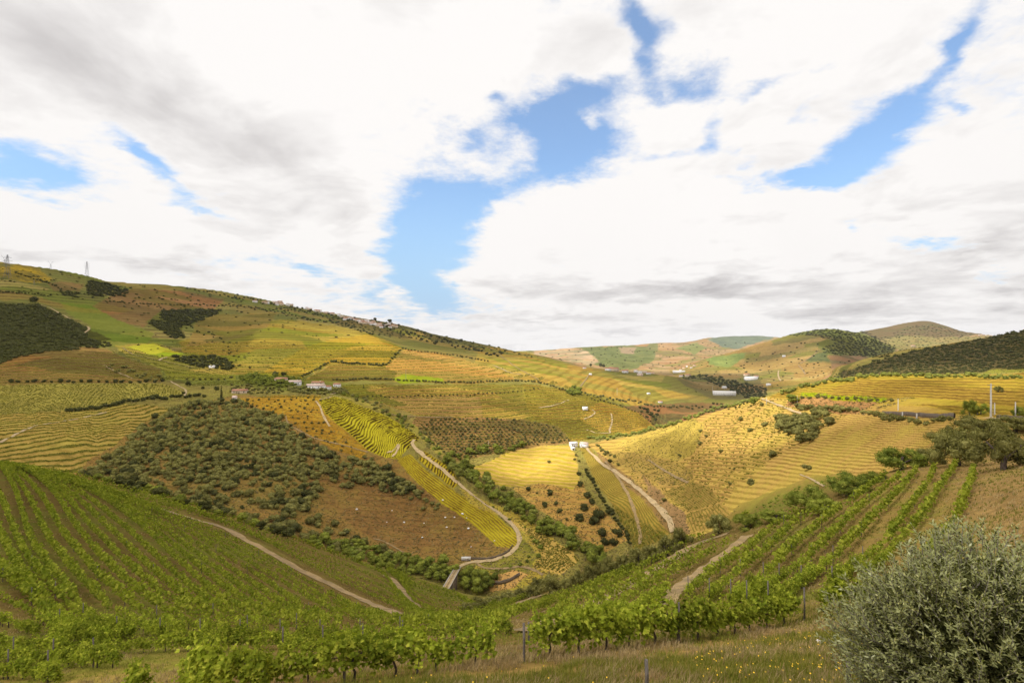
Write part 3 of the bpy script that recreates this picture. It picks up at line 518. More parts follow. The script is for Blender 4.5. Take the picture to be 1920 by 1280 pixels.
for _ in range(8):
    X_ = UX - t * SDIR[0]; Y_ = UY - t * SDIR[1]; ok = Y_ > 3; Ys = np.where(ok, Y_, 3.); pxx = np.clip(CX + F * X_ / Ys, -300, 2218)
    z_ = (HZ - base_py(pxx, np.clip(Ys, 1, 9000))) / F * Ys; t = .5 * t + .5 * (HC - np.clip(z_, -200, 500)) / SDIR[2]
X_ = UX - t * SDIR[0]; Y_ = UY - t * SDIR[1]; Ys = np.maximum(Y_, 3); pxx = CX + F * X_ / Ys
lit_ = np.where(Y_ > 25, litmask(pxx, base_py(np.clip(pxx, -300, 2218), np.clip(Ys, 1, 9000))), 0)
lit_ = np.clip(lit_ + .22 * fbm(UX / 260, UY / 260, 4, 40) * sst(lit_, .03, .4), 0, 1)
base_t = .12 + .08 * fbm(UX / 500, UY / 500, 4, 41)
T = base_t + (1 - base_t) * sst(lit_, .08, .85)
T = np.maximum(T, .6 * np.exp(-(X_ ** 2 + Y_ ** 2) / 110. ** 2))  # thinned near the camera to brighten the foreground
edge = np.minimum.reduce([sst(UX, -4600, -3900), sst(-UX, -2600, -2100), sst(UY, -3200, -2700), sst(-UY, -2340, -1900)])
T = 1 - (1 - T) * edge
dn = 1 - np.sqrt(np.clip(T, 0.02, 1))
th = 40 + 150 * dn
ny, nx = UX.shape
cc_ = np.concatenate([np.stack([UX, UY, HC - th * .2], -1).reshape(-1, 3), np.stack([UX, UY, HC + th + 20 * fbm(UX / 90, UY / 90, 3, 5)], -1).reshape(-1, 3)])
ii = (np.arange(ny - 1)[:, None] * nx + np.arange(nx - 1)[None]).ravel(); qf = np.stack([ii, ii + 1, ii + nx + 1, ii + nx], 1)
keep = np.maximum.reduce([dn.ravel()[qf[:, k]] for k in range(4)]) > .015
qf = qf[keep]; used = np.unique(qf); mp = np.full(nx * ny, -1); mp[used] = np.arange(len(used))
cc_ = np.concatenate([cc_[used], cc_[used + nx * ny]]); qf = mp[qf]; qf = np.concatenate([qf, qf[:, ::-1] + len(used)])
cm_ = mesh_from(bpy.data.meshes.new('shade_cloud_layer'), cc_, qf, True)
a = cm_.attributes.new('dens', 'FLOAT', 'POINT'); a.data.foreach_set('value', np.tile(dn.ravel()[used], 2).astype(np.float32))
mt, g = mat('cloud')  # for the unseen cloud layer; density sets how much sun is blocked
tr = g.n.new('ShaderNodeBsdfTransparent'); tl = g.n.new('ShaderNodeBsdfTranslucent'); tl.inputs[0].default_value = (.9, .9, .9, 1)
mx = g.n.new('ShaderNodeMixShader'); g.l.new(g.attr('dens').outputs['Fac'], mx.inputs[0]); g.l.new(tr.outputs[0], mx.inputs[1]); g.l.new(tl.outputs[0], mx.inputs[2])
out(g, mx.outputs[0]); cm_.materials.append(mt)
co_ = bpy.data.objects.new('shade_cloud_layer', cm_); COL.objects.link(co_); co_['kind'] = 'structure'

# ------------------------------------------------------------------ object helpers
def tag(o, label=None, cat=None, group=None, kind=None):
    if label: o['label'] = label
    if cat: o['category'] = cat
    if group: o['group'] = group
    if kind: o['kind'] = kind
    return o
def obj(name, me, parent=None, loc=None):
    o = bpy.data.objects.new(name, me); COL.objects.link(o)
    if parent: o.parent = parent
    if loc is not None: o.location = loc
    return o
def empty(name, loc, rz=0):
    o = bpy.data.objects.new(name, None); COL.objects.link(o); o.location = loc; o.rotation_euler = (0, 0, rz); o.empty_display_size = .3; return o
def newmesh(name, co, fa, m, smooth=False):
    me = mesh_from(bpy.data.meshes.new(name), co, fa, smooth); me.materials.append(m); return me
def foliage(name, c1, c2, c3, sc=1.0, leaf=6., trans=.3, back=None, gloss=.0, th=(.48, .66)):
    m, g = mat(name)
    geo = g.n.new('ShaderNodeNewGeometry'); oi = g.n.new('ShaderNodeObjectInfo')
    a = g.noise(geo.outputs['Position'], sc, 3, .6); b = g.noise(geo.outputs['Position'], leaf, 2, .6)
    c = g.mix(g.sm(a, .36, .64), c1, c2)
    c = g.mix(g.sm(b, *th), c, c3)
    c = g.vm('SCALE', c, g.m('MULTIPLY_ADD', oi.outputs['Random'], .5, .75))
    if back: c = g.mix(geo.outputs['Backfacing'], c, back)
    d = g.n.new('ShaderNodeBsdfDiffuse'); g.put(d.inputs[0], c)
    t = g.n.new('ShaderNodeBsdfTranslucent'); g.put(t.inputs[0], g.vm('MULTIPLY', c, (1.1, 1.25, .6)))
    x = g.n.new('ShaderNodeMixShader'); x.inputs[0].default_value = trans; g.l.new(d.outputs[0], x.inputs[1]); g.l.new(t.outputs[0], x.inputs[2])
    sh = x.outputs[0]
    if gloss:
        gl = g.n.new('ShaderNodeBsdfGlossy'); gl.inputs['Roughness'].default_value = .38; gl.inputs[0].default_value = (.9, .9, .8, 1)
        y = g.n.new('ShaderNodeMixShader'); y.inputs[0].default_value = gloss; g.l.new(sh, y.inputs[1]); g.l.new(gl.outputs[0], y.inputs[2]); sh = y.outputs[0]
    out(g, sh); return m
def plain(name, c, var=.25, sc=2., rough=.8, c2=None):
    m, g = mat(name)
    geo = g.n.new('ShaderNodeNewGeometry').outputs['Position']; n = g.noise(geo, sc, 5, .6)
    k = g.mix(g.sm(n, .3, .7), c, c2 if c2 else tuple(v * (1 - var) for v in c))
    p = g.n.new('ShaderNodeBsdfPrincipled'); g.put(p.inputs['Base Color'], k); p.inputs['Roughness'].default_value = rough
    out(g, p.outputs[0]); return m
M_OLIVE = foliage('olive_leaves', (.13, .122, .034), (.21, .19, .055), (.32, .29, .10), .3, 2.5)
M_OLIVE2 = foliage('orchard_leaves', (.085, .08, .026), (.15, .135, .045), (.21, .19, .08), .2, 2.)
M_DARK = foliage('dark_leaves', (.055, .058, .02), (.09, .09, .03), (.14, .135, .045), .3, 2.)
M_RIVER = foliage('river_leaves', (.12, .145, .024), (.21, .23, .035), (.31, .31, .06), .12, 1.5)
M_LIME = foliage('lime_leaves', (.16, .18, .035), (.24, .24, .05), (.30, .30, .08), .3, 2.5)
M_VINE = foliage('vine_leaves', (.15, .185, .018), (.23, .26, .024), (.40, .40, .05), .8, 5., .38)
M_VFAR = foliage('vine_leaves_far', (.14, .17, .018), (.22, .24, .024), (.34, .34, .045), .35, 2.2, .3)
M_BUSH = foliage('bush_leaves', (.07, .085, .012), (.125, .14, .022), (.66, .62, .26), 1.5, 30., .22, (.27, .275, .11), .03, (.46, .58))  # pale third tone paints sunlit highlights onto scattered leaves
M_BARK = plain('bark', (.085, .058, .038), .5, 12)
M_TWIG = plain('pale_bark', (.20, .17, .13), .4, 14)
M_POST = plain('post_wood', (.13, .105, .085), .45, 15)
M_WHITE = plain('whitewash', (.80, .77, .74), .08, .5)
M_CREAM = plain('cream_wall', (.66, .52, .36), .12, .5)
M_TILE = plain('roof_tiles', (.44, .20, .11), .3, 1.5)
M_TILE2 = plain('pale_roof_tiles', (.62, .46, .38), .25, 1.5)
M_GLASS = plain('dark_window', (.04, .045, .05), .3, 1, .25)
M_STONE = plain('schist_stone', (.15, .105, .065), .4, .8)
M_CONC = plain('concrete', (.50, .46, .40), .2, 1.)
M_STEEL = plain('galvanised_steel', (.16, .16, .18), .2, 1.)
M_ROAD = plain('road_dust', (.44, .315, .155), .3, .25, .95)
M_TRACK = plain('track_earth', (.31, .205, .08), .45, .5, .95)
M_GLASSY = None

def quadset(c, nrm, sz, asp=.7, rng=RNG):
    n = len(c); nrm = nrm / np.linalg.norm(nrm, axis=1, keepdims=True)
    a = np.cross(nrm, rng.normal(size=(n, 3))); a /= np.linalg.norm(a, axis=1, keepdims=True); b = np.cross(nrm, a)
    a = a * (sz * .5)[:, None]; b = b * (sz * .5 * asp)[:, None]
    v = np.stack([c - a, c - b * .9 + a * .1, c + a, c + b * .9 + a * .1], 1).reshape(-1, 3)
    return v, np.arange(4 * n).reshape(-1, 4)
def ball(c, r, rz, rng, jit=.18):
    P = []; Fq = []; k = 3
    for ax in range(3):
        for s_ in (-1, 1):
            u, v = np.meshgrid(np.linspace(-1, 1, k + 1), np.linspace(-1, 1, k + 1)); p = np.zeros((k + 1, k + 1, 3)); p[..., ax] = s_; p[..., (ax + 1) % 3] = u * s_; p[..., (ax + 2) % 3] = v
            o = sum(len(q_) for q_ in P); P.append(p.reshape(-1, 3)); i = (np.arange(k)[:, None] * (k + 1) + np.arange(k)).ravel() + o
            Fq.append(np.stack([i, i + 1, i + k + 2, i + k + 1], 1))
    P = np.concatenate(P); P /= np.linalg.norm(P, axis=1, keepdims=True)
    h = 1 + jit * vn(P[:, 0] * 2 + c[0] * 9, P[:, 1] * 2 + P[:, 2] * 3, int(rng.integers(99)))
    return np.array(c) + P * h[:, None] * np.array([r, r, rz]), np.concatenate(Fq)
def join(parts):
    V = []; Q = []; o = 0
    for v, f in parts: V.append(v); Q.append(f + o); o += len(v)
    return np.concatenate(V), np.concatenate(Q)
def crown(rng, blobs, n, leaf, core=.8, flat=.8):
    parts = []; bl = np.array(blobs, float)
    if core: 
        for x, y, z, r in blobs: parts.append(ball((x, y, z), r * core, r * core * flat, rng))
    w = bl[:, 3] ** 2; k = rng.choice(len(bl), n, p=w / w.sum()); d = rng.normal(size=(n, 3)); d /= np.linalg.norm(d, axis=1, keepdims=True)
    rad = bl[k, 3] * rng.uniform(.72, 1.12, n); c = bl[k, :3] + d * rad[:, None] * np.array([1, 1, flat])
    ins = np.zeros(n, bool)
    for x, y, z, r in blobs: ins |= (((c - (x, y, z)) ** 2).sum(1) < (.62 * r) ** 2)
    ok = (~ins) & (c[:, 2] > .02); c = c[ok]; d = d[ok]
    parts.append(quadset(c, d + rng.normal(size=c.shape) * .55, leaf * rng.uniform(.6, 1.3, len(c)), .75, rng)); return join(parts)
def tube(pts, rad, n=6):
    pts = np.array(pts, float); V = []; Q = []
    for i, p in enumerate(pts):
        d = pts[min(i + 1, len(pts) - 1)] - pts[max(i - 1, 0)]; d = d / (np.linalg.norm(d) + 1e-9)
        a = np.cross(d, (0.3, .9, .1)); a /= np.linalg.norm(a); b = np.cross(d, a)
        for k in range(n): V.append(p + rad[i] * (a * math.cos(6.2832 * k / n) + b * math.sin(6.2832 * k / n)))
    for i in range(len(pts) - 1):
        for k in range(n): Q.append((i * n + k, i * n + (k + 1) % n, (i + 1) * n + (k + 1) % n, (i + 1) * n + k))
    m = len(V); V.append(pts[-1])
    for k in range(0, n, 2): Q.append(((len(pts) - 1) * n + k, (len(pts) - 1) * n + (k + 1) % n, (len(pts) - 1) * n + (k + 2) % n, m))
    return np.array(V), np.array(Q)
def box(x0, x1, y0, y1, z0, z1):
    v = np.array([(x, y, z) for z in (z0, z1) for y in (y0, y1) for x in (x0, x1)], float)
    return v, np.array([(0, 2, 3, 1), (4, 5, 7, 6), (0, 1, 5, 4), (2, 6, 7, 3), (0, 4, 6, 2), (1, 3, 7, 5)])
def beam(a, b, w):
    a = np.array(a, float); b = np.array(b, float); d = b - a; l = np.linalg.norm(d); d /= l
    u = np.cross(d, (0, 0, 1) if abs(d[2]) < .9 else (1, 0, 0)); u /= np.linalg.norm(u); v = np.cross(d, u); w = w / 2
    V = [p + u * w * i + v * w * j for p in (a, b) for i, j in ((-1, -1), (1, -1), (1, 1), (-1, 1))]
    return np.array(V), np.array([(0, 1, 2, 3), (7, 6, 5, 4), (0, 4, 5, 1), (1, 5, 6, 2), (2, 6, 7, 3), (3, 7, 4, 0)])

# plant prototypes: unit width, base at z = 0
def blobs_(rng, n, w, h, r, z0):
    o = []
    for i in range(n):
        a = rng.uniform(0, 6.283); d = math.sqrt(rng.uniform(0, 1)) * (w / 2 - r * .8); z = z0 + rng.uniform(.3, 1) * (h - z0 - r * .7) * (1 - .7 * (d / (w / 2)) ** 2)
        o.append((d * math.cos(a), d * math.sin(a), max(z, r * .55), r * rng.uniform(.75, 1.15)))
    return o
M_ROWS = foliage('row_leaves', (.16, .155, .03), (.25, .23, .04), (.34, .30, .07), .1, 1., .25)
M_DRYB = foliage('dry_tuft', (.24, .17, .08), (.36, .26, .12), (.46, .36, .17), .1, 1., .2)
PR = {}
def protos(name, k, fn): PR[name] = [fn(np.random.default_rng(100 * len(PR) + i)) for i in range(k)]
protos('shrub', 6, lambda r: crown(r, blobs_(r, 5, 1, .75, .3, 0), 170, .13))
protos('tree', 6, lambda r: join([crown(r, blobs_(r, 8, 1, 1.05, .27, .2), 330, .11), tube([(0, 0, -.1), (0, 0, .5)], [.04, .03], 5)]))
protos('small', 5, lambda r: crown(r, blobs_(r, 3, 1, .85, .36, .1), 60, .22))
protos('stuff', 5, lambda r: crown(r, blobs_(r, 2, 1, .7, .42, 0), 34, .34, .75))
protos('tiny', 5, lambda r: crown(r, blobs_(r, 2, 1, .8, .42, .05), 44, .26, .8))
protos('bit', 6, lambda r: quadset(np.stack([r.uniform(-.5, .5, 9), r.uniform(-.3, .3, 9), r.uniform(.15, .8, 9)], 1), r.normal(size=(9, 3)) + [0, -.3, .6], r.uniform(.45, .8, 9), .8, r))
protos('cypress', 2, lambda r: crown(r, [(0, 0, .5 + i * .55, .5 - .05 * i) for i in range(7)], 200, .3))
PM = {}
def pmesh(kind, m):
    if (kind, m.name) not in PM: PM[kind, m.name] = [newmesh(kind, v, f, m) for v, f in PR[kind]]
    return PM[kind, m.name]
QUEUE = {'tree': [], 'shrub': []}
def put(name, kind, m, p, w, label, cat, group=None, h=1., now=False):
    if cat in QUEUE and group and not now: QUEUE[cat].append((w / p[1], name, kind, m, p, w, label, cat, group, h)); return
    me = pmesh(kind, m); o = obj(name, me[int(RNG.integers(len(me)))], None, (p[0], p[1], p[2] - .06 * w))
    s_ = w * RNG.uniform(.92, 1.08); o.scale = (s_, s_, s_ * h * RNG.uniform(.88, 1.12)); o.rotation_euler = (0, 0, RNG.uniform(0, 6.28))
    return tag(o, label, cat, group)
def poisson(poly, r, sy=.55, rng=RNG, keepp=1., rowf=None):
    """scatter photo positions inside a polygon, spacing r(px,py) columns and r*sy rows"""
    p = np.array(poly, float); x0, y0 = p.min(0); x1, y1 = p.max(0); o = []; y = y0
    while y < y1:
        ry = (r(0, y) if callable(r) else r) * sy; x = x0 + rng.uniform(0, 8)
        while x < x1:
            rr = r(x, y) if callable(r) else r
            a = x + rng.uniform(-.38, .38) * rr; b = y + rng.uniform(-.45, .45) * ry
            if rng.uniform() < keepp and inpoly(np.array([a]), np.array([b]), poly)[0]: o.append((a, b))
            x += rr
        y += ry
    return o
def merge(name, items, kind, m, label, cat, group=None, hs=1.):
    """one mesh from many small copies; items = (x, y, z, width)"""
    if not len(items): return
    V = []; Q = []; o = 0
    for x, y, z, w in items:
        v, f = PR[kind][int(RNG.integers(len(PR[kind])))]; a = RNG.uniform(0, 6.28); c_, s_ = math.cos(a), math.sin(a)
        V.append(np.stack([(v[:, 0] * c_ - v[:, 1] * s_) * w + x, (v[:, 0] * s_ + v[:, 1] * c_) * w + y, v[:, 2] * w * hs + z - .05 * w], 1)); Q.append(f + o); o += len(v)
    return tag(obj(name, newmesh(name, np.concatenate(V), np.concatenate(Q), m)), label, cat, group, 'stuff')
def scatter(name, pts, kind, m, pxw, label, cat, group, mw=(0, 99), h=1., limit=300, skind='stuff', slabel=None, var=.36, sname=None):
    L_ = []
    for (a, b) in pts:
        p = at(a, b); w = pxw(a, b) if callable(pxw) else pxw
        w = min(max(w * p[1] / F * RNG.uniform(1 - var, 1 + var), mw[0]), mw[1]); L_.append((w / p[1], p, w))
    L_.sort(key=lambda t_: -t_[0])
    for s_, p, w in L_: put(name, kind, (M_OLIVE if RNG.uniform() < .82 else M_DARK) if m == 'mix' else m, p, w * (RNG.uniform(.8, 1.35) if m == 'mix' else 1), label, cat, group, h)
def flush(limits):
    for cat, Q_ in QUEUE.items():
        Q_.sort(key=lambda t_: -t_[0]); rest = {}
        for t_ in Q_[:limits[cat]]: put(*t_[1:], now=True)
        for t_ in Q_[limits[cat]:]: rest.setdefault((t_[8], t_[3].name), []).append(t_)
        for (grp, mn), R_ in rest.items():
            merge('distant_' + ('trees' if cat == 'tree' else 'shrubs'), [(t_[4][0], t_[4][1], t_[4][2], t_[5]) for t_ in R_], 'small' if len(R_) < 400 else 'tiny', R_[0][3], 'the smaller ones among the ' + grp, 'trees' if cat == 'tree' else 'shrubs', None, R_[0][9])
def along(pts, step, jx=0., jy=0.):
    pts = np.array(pts, float); d = np.concatenate([[0], np.cumsum(np.linalg.norm(np.diff(pts, axis=0), axis=1))]); s_ = np.arange(0, d[-1], step)
    return [(float(np.interp(v, d, pts[:, 0]) + RNG.uniform(-jx, jx)), float(np.interp(v, d, pts[:, 1]) + RNG.uniform(-jy, jy))) for v in s_]

# ------------------------------------------------------------------ roads and tracks, laid on the hillsides
def catmull(pts, step=4.):
    pts = [np.array(p, float) for p in pts]; P = [2 * pts[0] - pts[1]] + pts + [2 * pts[-1] - pts[-2]]; o = []
    for i in range(1, len(P) - 2):
        n = max(2, int(np.linalg.norm(P[i + 1] - P[i]) / step))
        for k in range(n):
            t = k / n; o.append(.5 * (2 * P[i] + (P[i + 1] - P[i - 1]) * t + (2 * P[i - 1] - 5 * P[i] + 4 * P[i + 1] - P[i + 2]) * t**2 + (-P[i - 1] + 3 * P[i] - 3 * P[i + 1] + P[i + 2]) * t**3))
    return o + [pts[-1]]
def road(name, pts, width, m=M_ROAD, lift=.12):
    P = np.array([at(*p) for p in catmull(pts)]); 
    keep = [0]
    for i in range(1, len(P)):
        if np.linalg.norm(P[i, :2] - P[keep[-1], :2]) > width * .35: keep.append(i)
    P = P[keep]
    if len(P) < 3: return
    for _ in range(2): P[1:-1, :2] = (P[:-2, :2] + 2 * P[1:-1, :2] + P[2:, :2]) / 4
    d = np.zeros((len(P), 2)); d[1:-1] = P[2:, :2] - P[:-2, :2]; d[0] = P[1, :2] - P[0, :2]; d[-1] = P[-1, :2] - P[-2, :2]
    d /= np.linalg.norm(d, axis=1, keepdims=True) + 1e-9; nrm = np.stack([-d[:, 1], d[:, 0]], 1)
    wv = width * (1 + .18 * vn(np.arange(len(P)) * .4, np.zeros(len(P)), 3)); V = []; n = 5
    zz_ = np.zeros((len(P), n)); xy = np.zeros((len(P), n, 2))
    for k in range(n):
        u = (k / (n - 1) - .5); wv_ = wv * (1 + .3 * vn(np.arange(len(P)) * .7, np.full(len(P), float(k)), 8)); xy[:, k] = P[:, :2] + nrm * (u * wv_)[:, None]; zz_[:, k] = gz(xy[:, k, 0], xy[:, k, 1])
    zc = np.maximum(zz_, zz_.mean(1, keepdims=True) * .6 + zz_ * .4) + lift + P[:, 1:2] * .0007; zc[:, 0] -= lift * .6; zc[:, -1] -= lift * .6
    V = np.concatenate([xy, zc[..., None]], -1).reshape(-1, 3); i = (np.arange(len(P) - 1)[:, None] * n + np.arange(n - 1)).ravel()
    o = obj(name, newmesh(name, V, np.stack([i, i + 1, i + n + 1, i + n], 1), m, True)); o['kind'] = 'structure'; return o
ROADS = [
 ([(862, 1062), (880, 1054), (905, 1052), (930, 1048), (955, 1038), (972, 1020), (974, 1005), (962, 985), (935, 962), (905, 942), (870, 915), (835, 885), (805, 862), (785, 846), (772, 832), (776, 824)], 4.2, M_ROAD),
 ([(893, 1054), (905, 1064), (940, 1066), (975, 1062), (1000, 1068), (1018, 1078)], 2.6, M_TRACK),
 ([(1097, 832), (1102, 844), (1118, 858), (1128, 870), (1150, 882), (1175, 900), (1200, 920), (1225, 942), (1245, 962), (1258, 985), (1261, 998)], 4.0, M_ROAD),
 ([(592, 752), (602, 765), (604, 776), (612, 790), (618, 800)], 2.6, M_ROAD), ([(598, 750), (615, 746), (630, 742)], 2.6, M_ROAD),
 ([(618, 740), (636, 735), (640, 728), (632, 722)], 2.6, M_ROAD),
 ([(700, 762), (720, 768), (740, 778), (800, 782), (850, 782)], 2.4, M_TRACK),
 ([(0, 830), (35, 812), (62, 800), (80, 796), (120, 790), (170, 780), (200, 773)], 2.6, M_ROAD),
 ([(75, 572), (95, 578), (115, 590), (133, 598)], 5, M_ROAD), ([(160, 612), (170, 616), (158, 624), (155, 628)], 5, M_ROAD),
 ([(230, 652), (250, 665), (290, 674), (300, 676), (340, 685), (400, 695)], 3, M_TRACK), ([(298, 676), (304, 672), (313, 670)], 4, M_ROAD),
 ([(195, 685), (215, 696), (240, 706), (250, 710)], 2.6, M_TRACK), ([(320, 715), (335, 724), (350, 732), (346, 742)], 2.6, M_ROAD),
 ([(925, 685), (960, 700), (978, 702)], 6, M_ROAD), ([(1105, 702), (1098, 712), (1088, 725)], 4, M_TRACK),
 ([(1146, 775), (1148, 788), (1146, 800), (1140, 808), (1146, 812), (1120, 812), (1100, 806)], 3.2, M_ROAD), ([(1010, 765), (1040, 760), (1062, 752), (1066, 750)], 3, M_ROAD),
 ([(1095, 786), (1110, 780), (1118, 772), (1110, 768)], 3, M_ROAD), ([(915, 650), (940, 668), (970, 690), (1010, 712)], 3.5, M_TRACK),
 ([(1215, 862), (1250, 885), (1290, 905)], 2.4, M_TRACK), ([(1428, 748), (1450, 756), (1480, 768), (1530, 785)], 2.4, M_ROAD), ([(1500, 890), (1520, 898), (1545, 912)], .9, M_ROAD),
 ([(1920, 792), (1880, 786), (1850, 784)], 2.6, M_ROAD),
 ([(1532, 660), (1520, 670), (1500, 682)], 9, M_TRACK), ([(1460, 695), (1458, 705), (1464, 714)], 8, M_ROAD), ([(1497, 685), (1505, 692), (1510, 702)], 8, M_TRACK),
 ([(1135, 865), (1165, 905), (1185, 945), (1200, 1000), (1200, 1020)], 2.6, M_TRACK),
 ([(830, 1064), (800, 1056), (765, 1040), (720, 1015), (700, 1010)], 1.6, M_TRACK),
 ([(508, 862), (515, 870), (530, 892), (545, 895)], 1.8, M_ROAD), ([(430, 836), (438, 848), (448, 852)], 1.8, M_ROAD), ([(536, 780), (540, 795), (566, 810), (575, 815), (600, 825), (640, 834), (690, 848)], 1.8, M_TRACK),
 ([(725, 850), (738, 845), (748, 832), (745, 846), (735, 856)], 2.6, M_ROAD),
]
for p, w, m in ROADS: road('dirt_road' if m is M_ROAD else 'earth_track', p, w * .78, m)
for p, w in [([(258, 941), (300, 955), (360, 972), (420, 990), (455, 1010), (520, 1045), (560, 1068), (625, 1100), (690, 1130), (745, 1152)], 2.0), ([(718, 1079), (738, 1088), (752, 1108), (770, 1130), (800, 1152), (850, 1164), (900, 1162), (945, 1142), (1000, 1121), (1045, 1110)], 2.4),
             ([(985, 1185), (1040, 1168), (1100, 1140), (1180, 1100), (1250, 1056), (1310, 1020), (1365, 1000)], 1.9), ([(1250, 1135), (1270, 1105), (1310, 1075), (1350, 1045), (1385, 1018), (1400, 1005)], 1.2)]:
    road('earth_track', p, w, M_TRACK, .05)

# ------------------------------------------------------------------ vines
def vleaf(c, d, n_, sz):
    """five-lobed leaves folded along the midrib"""
    d = d / np.linalg.norm(d, axis=1, keepdims=True); s_ = np.cross(n_, d); s_ /= np.linalg.norm(s_, axis=1, keepdims=True); u = np.cross(d, s_)
    T_ = [(0, 0, 0), (-.5, .02, .12), (-.62, .5, .16), (-.26, .62, .06), (0, 1, -.1), (.26, .62, .06), (.62, .5, .16), (.5, .02, .12), (0, .42, -.02)]
    V = np.stack([c + (s_ * a + d * b + u * e) * sz[:, None] for a, b, e in T_], 1).reshape(-1, 3)
    q_ = np.array([(0, 8, 2, 1), (8, 4, 3, 2), (8, 6, 5, 4), (0, 7, 6, 8)]); n = len(c)
    return V, (q_[None] + (np.arange(n) * 9)[:, None, None]).reshape(-1, 4)
def vine_near(r):
    n = 430; t = r.uniform(-.72, .72, n); lump = .75 + .35 * vn(t * 3 + r.uniform(0, 50), t * 0, 5); hh = r.uniform(0, 1, n) ** .8
    c = np.stack([t, r.normal(0, .17, n) * lump, (.42 + hh * 1.02 * lump)], 1); c[:, 2] -= (np.abs(c[:, 0]) > .5) * .1
    k = r.uniform(size=n) < .10; c[k, 2] += r.uniform(.05, .38, k.sum()); c[k, 1] *= .6
    d = r.normal(size=(n, 3)) * .7 + np.stack([c[:, 0] * .2, np.sign(c[:, 1]) * .7, -.45 + 0 * t], 1); nn = np.stack([r.normal(0, .4, n), np.sign(c[:, 1]) * .6, 0 * t + .8], 1)
    parts = [vleaf(c, d, nn, r.uniform(.09, .165, n))]
    for _ in range(9):
        x = r.uniform(-.6, .6); parts.append(tube([(x, 0, .75), (x + r.normal(0, .06), r.normal(0, .06), 1.2), (x + r.normal(0, .14), r.normal(0, .1), 1.5 + r.uniform(0, .3))], [.007, .006, .004], 4))
    a = r.uniform(-.08, .08); tr = [tube([(0, 0, -.15), (a, .02, .25), (-a, -.02, .5), (a * .5, 0, .72)], [.045, .036, .03, .035], 7), tube([(0, 0, .7), (.3, .02, .8), (.66, 0, .82)], [.03, .022, .014], 6), tube([(0, 0, .7), (-.3, -.02, .8), (-.66, 0, .82)], [.03, .022, .014], 6)]
    return join(parts), join(tr)
def vine_mid(r, n=95, lf=.21):
    t = r.uniform(-.66, .66, n); hh = r.uniform(0, 1, n); c = np.stack([t, r.normal(0, .13, n), .45 + hh * .95], 1)
    v = [quadset(c, np.stack([r.normal(0, .5, n), r.normal(0, .8, n), .5 + 0 * t], 1), r.uniform(.7, 1.3, n) * lf, .9, r)]
    return join(v), tube([(0, 0, -.15), (.03, .02, .35), (0, 0, .8)], [.045, .035, .03], 5)
VN = []; VM = []
for i in range(7):
    (a, b) = vine_near(np.random.default_rng(500 + i)); VN.append((newmesh('vine_foliage', *a, M_VINE), newmesh('vine_trunk', *b, M_BARK)))
    (a, b) = vine_mid(np.random.default_rng(600 + i)); VM.append((newmesh('vine_foliage', *a, M_VINE), newmesh('vine_trunk', *b, M_BARK)))
VF = [vine_mid(np.random.default_rng(700 + i), 38, .30)[0] for i in range(8)]
def between(a, b, n):
    """n rows interpolated between two traced rows"""
    o = []
    def rs(p):
        p = np.array(p, float); d = np.concatenate([[0], np.cumsum(np.linalg.norm(np.diff(p, axis=0), axis=1))]); d /= d[-1]; t = np.linspace(0, 1, 24); return np.stack([np.interp(t, d, p[:, 0]), np.interp(t, d, p[:, 1])], 1)
    A_, B_ = rs(a), rs(b)
    for i in range(1, n + 1): f = i / (n + 1); o.append(A_ * (1 - f) + B_ * f)
    return o
LR = [  # traced rows of the left slope, from the bottom left corner to the crest
 [(-260, 1000), (-120, 1050), (-40, 1075), (5, 1090), (60, 1135), (110, 1180), (165, 1207)],
 [(-60, 878), (-20, 960), (25, 1060), (75, 1120), (130, 1170), (205, 1205)],
 [(0, 876), (30, 930), (58, 1020), (105, 1090), (160, 1155), (255, 1200)],
 [(8, 876), (60, 893), (105, 935), (150, 1005), (215, 1080), (300, 1150), (390, 1195)],
 [(14, 876), (100, 898), (185, 935), (262, 990), (330, 1055), (400, 1120), (470, 1165), (540, 1190)],
 [(20, 877), (130, 902), (250, 945), (350, 1000), (430, 1052), (510, 1105), (570, 1150), (640, 1178)],
 [(26, 878), (150, 905), (260, 946), (400, 1000), (500, 1052), (600, 1110), (680, 1152), (770, 1176), (860, 1180)]]
NB = [1, 1, 2, 3, 3, 2]
ROWS = [np.array(LR[0], float)]
for i in range(6): ROWS += between(LR[i], LR[i + 1], NB[i]) + [np.array(LR[i + 1], float)]
UR = [[(290, 948), (420, 982), (520, 1030), (600, 1074), (700, 1122), (790, 1162), (870, 1176), (960, 1172)],
      [(20, 877), (200, 906), (380, 958), (520, 1003), (620, 1040), (712, 1076), (745, 1110), (790, 1155), (860, 1170), (930, 1160), (1000, 1135)]]
ROWS += [np.array(UR[0], float)] + between(UR[0], UR[1], 3) + [np.array(UR[1], float)]
UR2 = [[(725, 1074), (752, 1094), (775, 1128), (820, 1150), (880, 1158), (940, 1140), (1010, 1112), (1055, 1100)], [(735, 1070), (800, 1090), (850, 1105), (862, 1120), (868, 1136), (900, 1142), (950, 1130)]]
ROWS += [np.array(UR2[0], float)] + between(UR2[0], UR2[1], 4)
RB = [[(560, 1196), (700, 1186), (830, 1178), (960, 1158), (1060, 1128), (1140, 1092), (1210, 1058), (1292, 1020)], [(1000, 1150), (1080, 1118), (1150, 1084), (1220, 1050), (1290, 1014)]]
ROWS += [np.array(RB[0], float)] + between(RB[0], RB[1], 1) + [np.array(RB[1], float)]
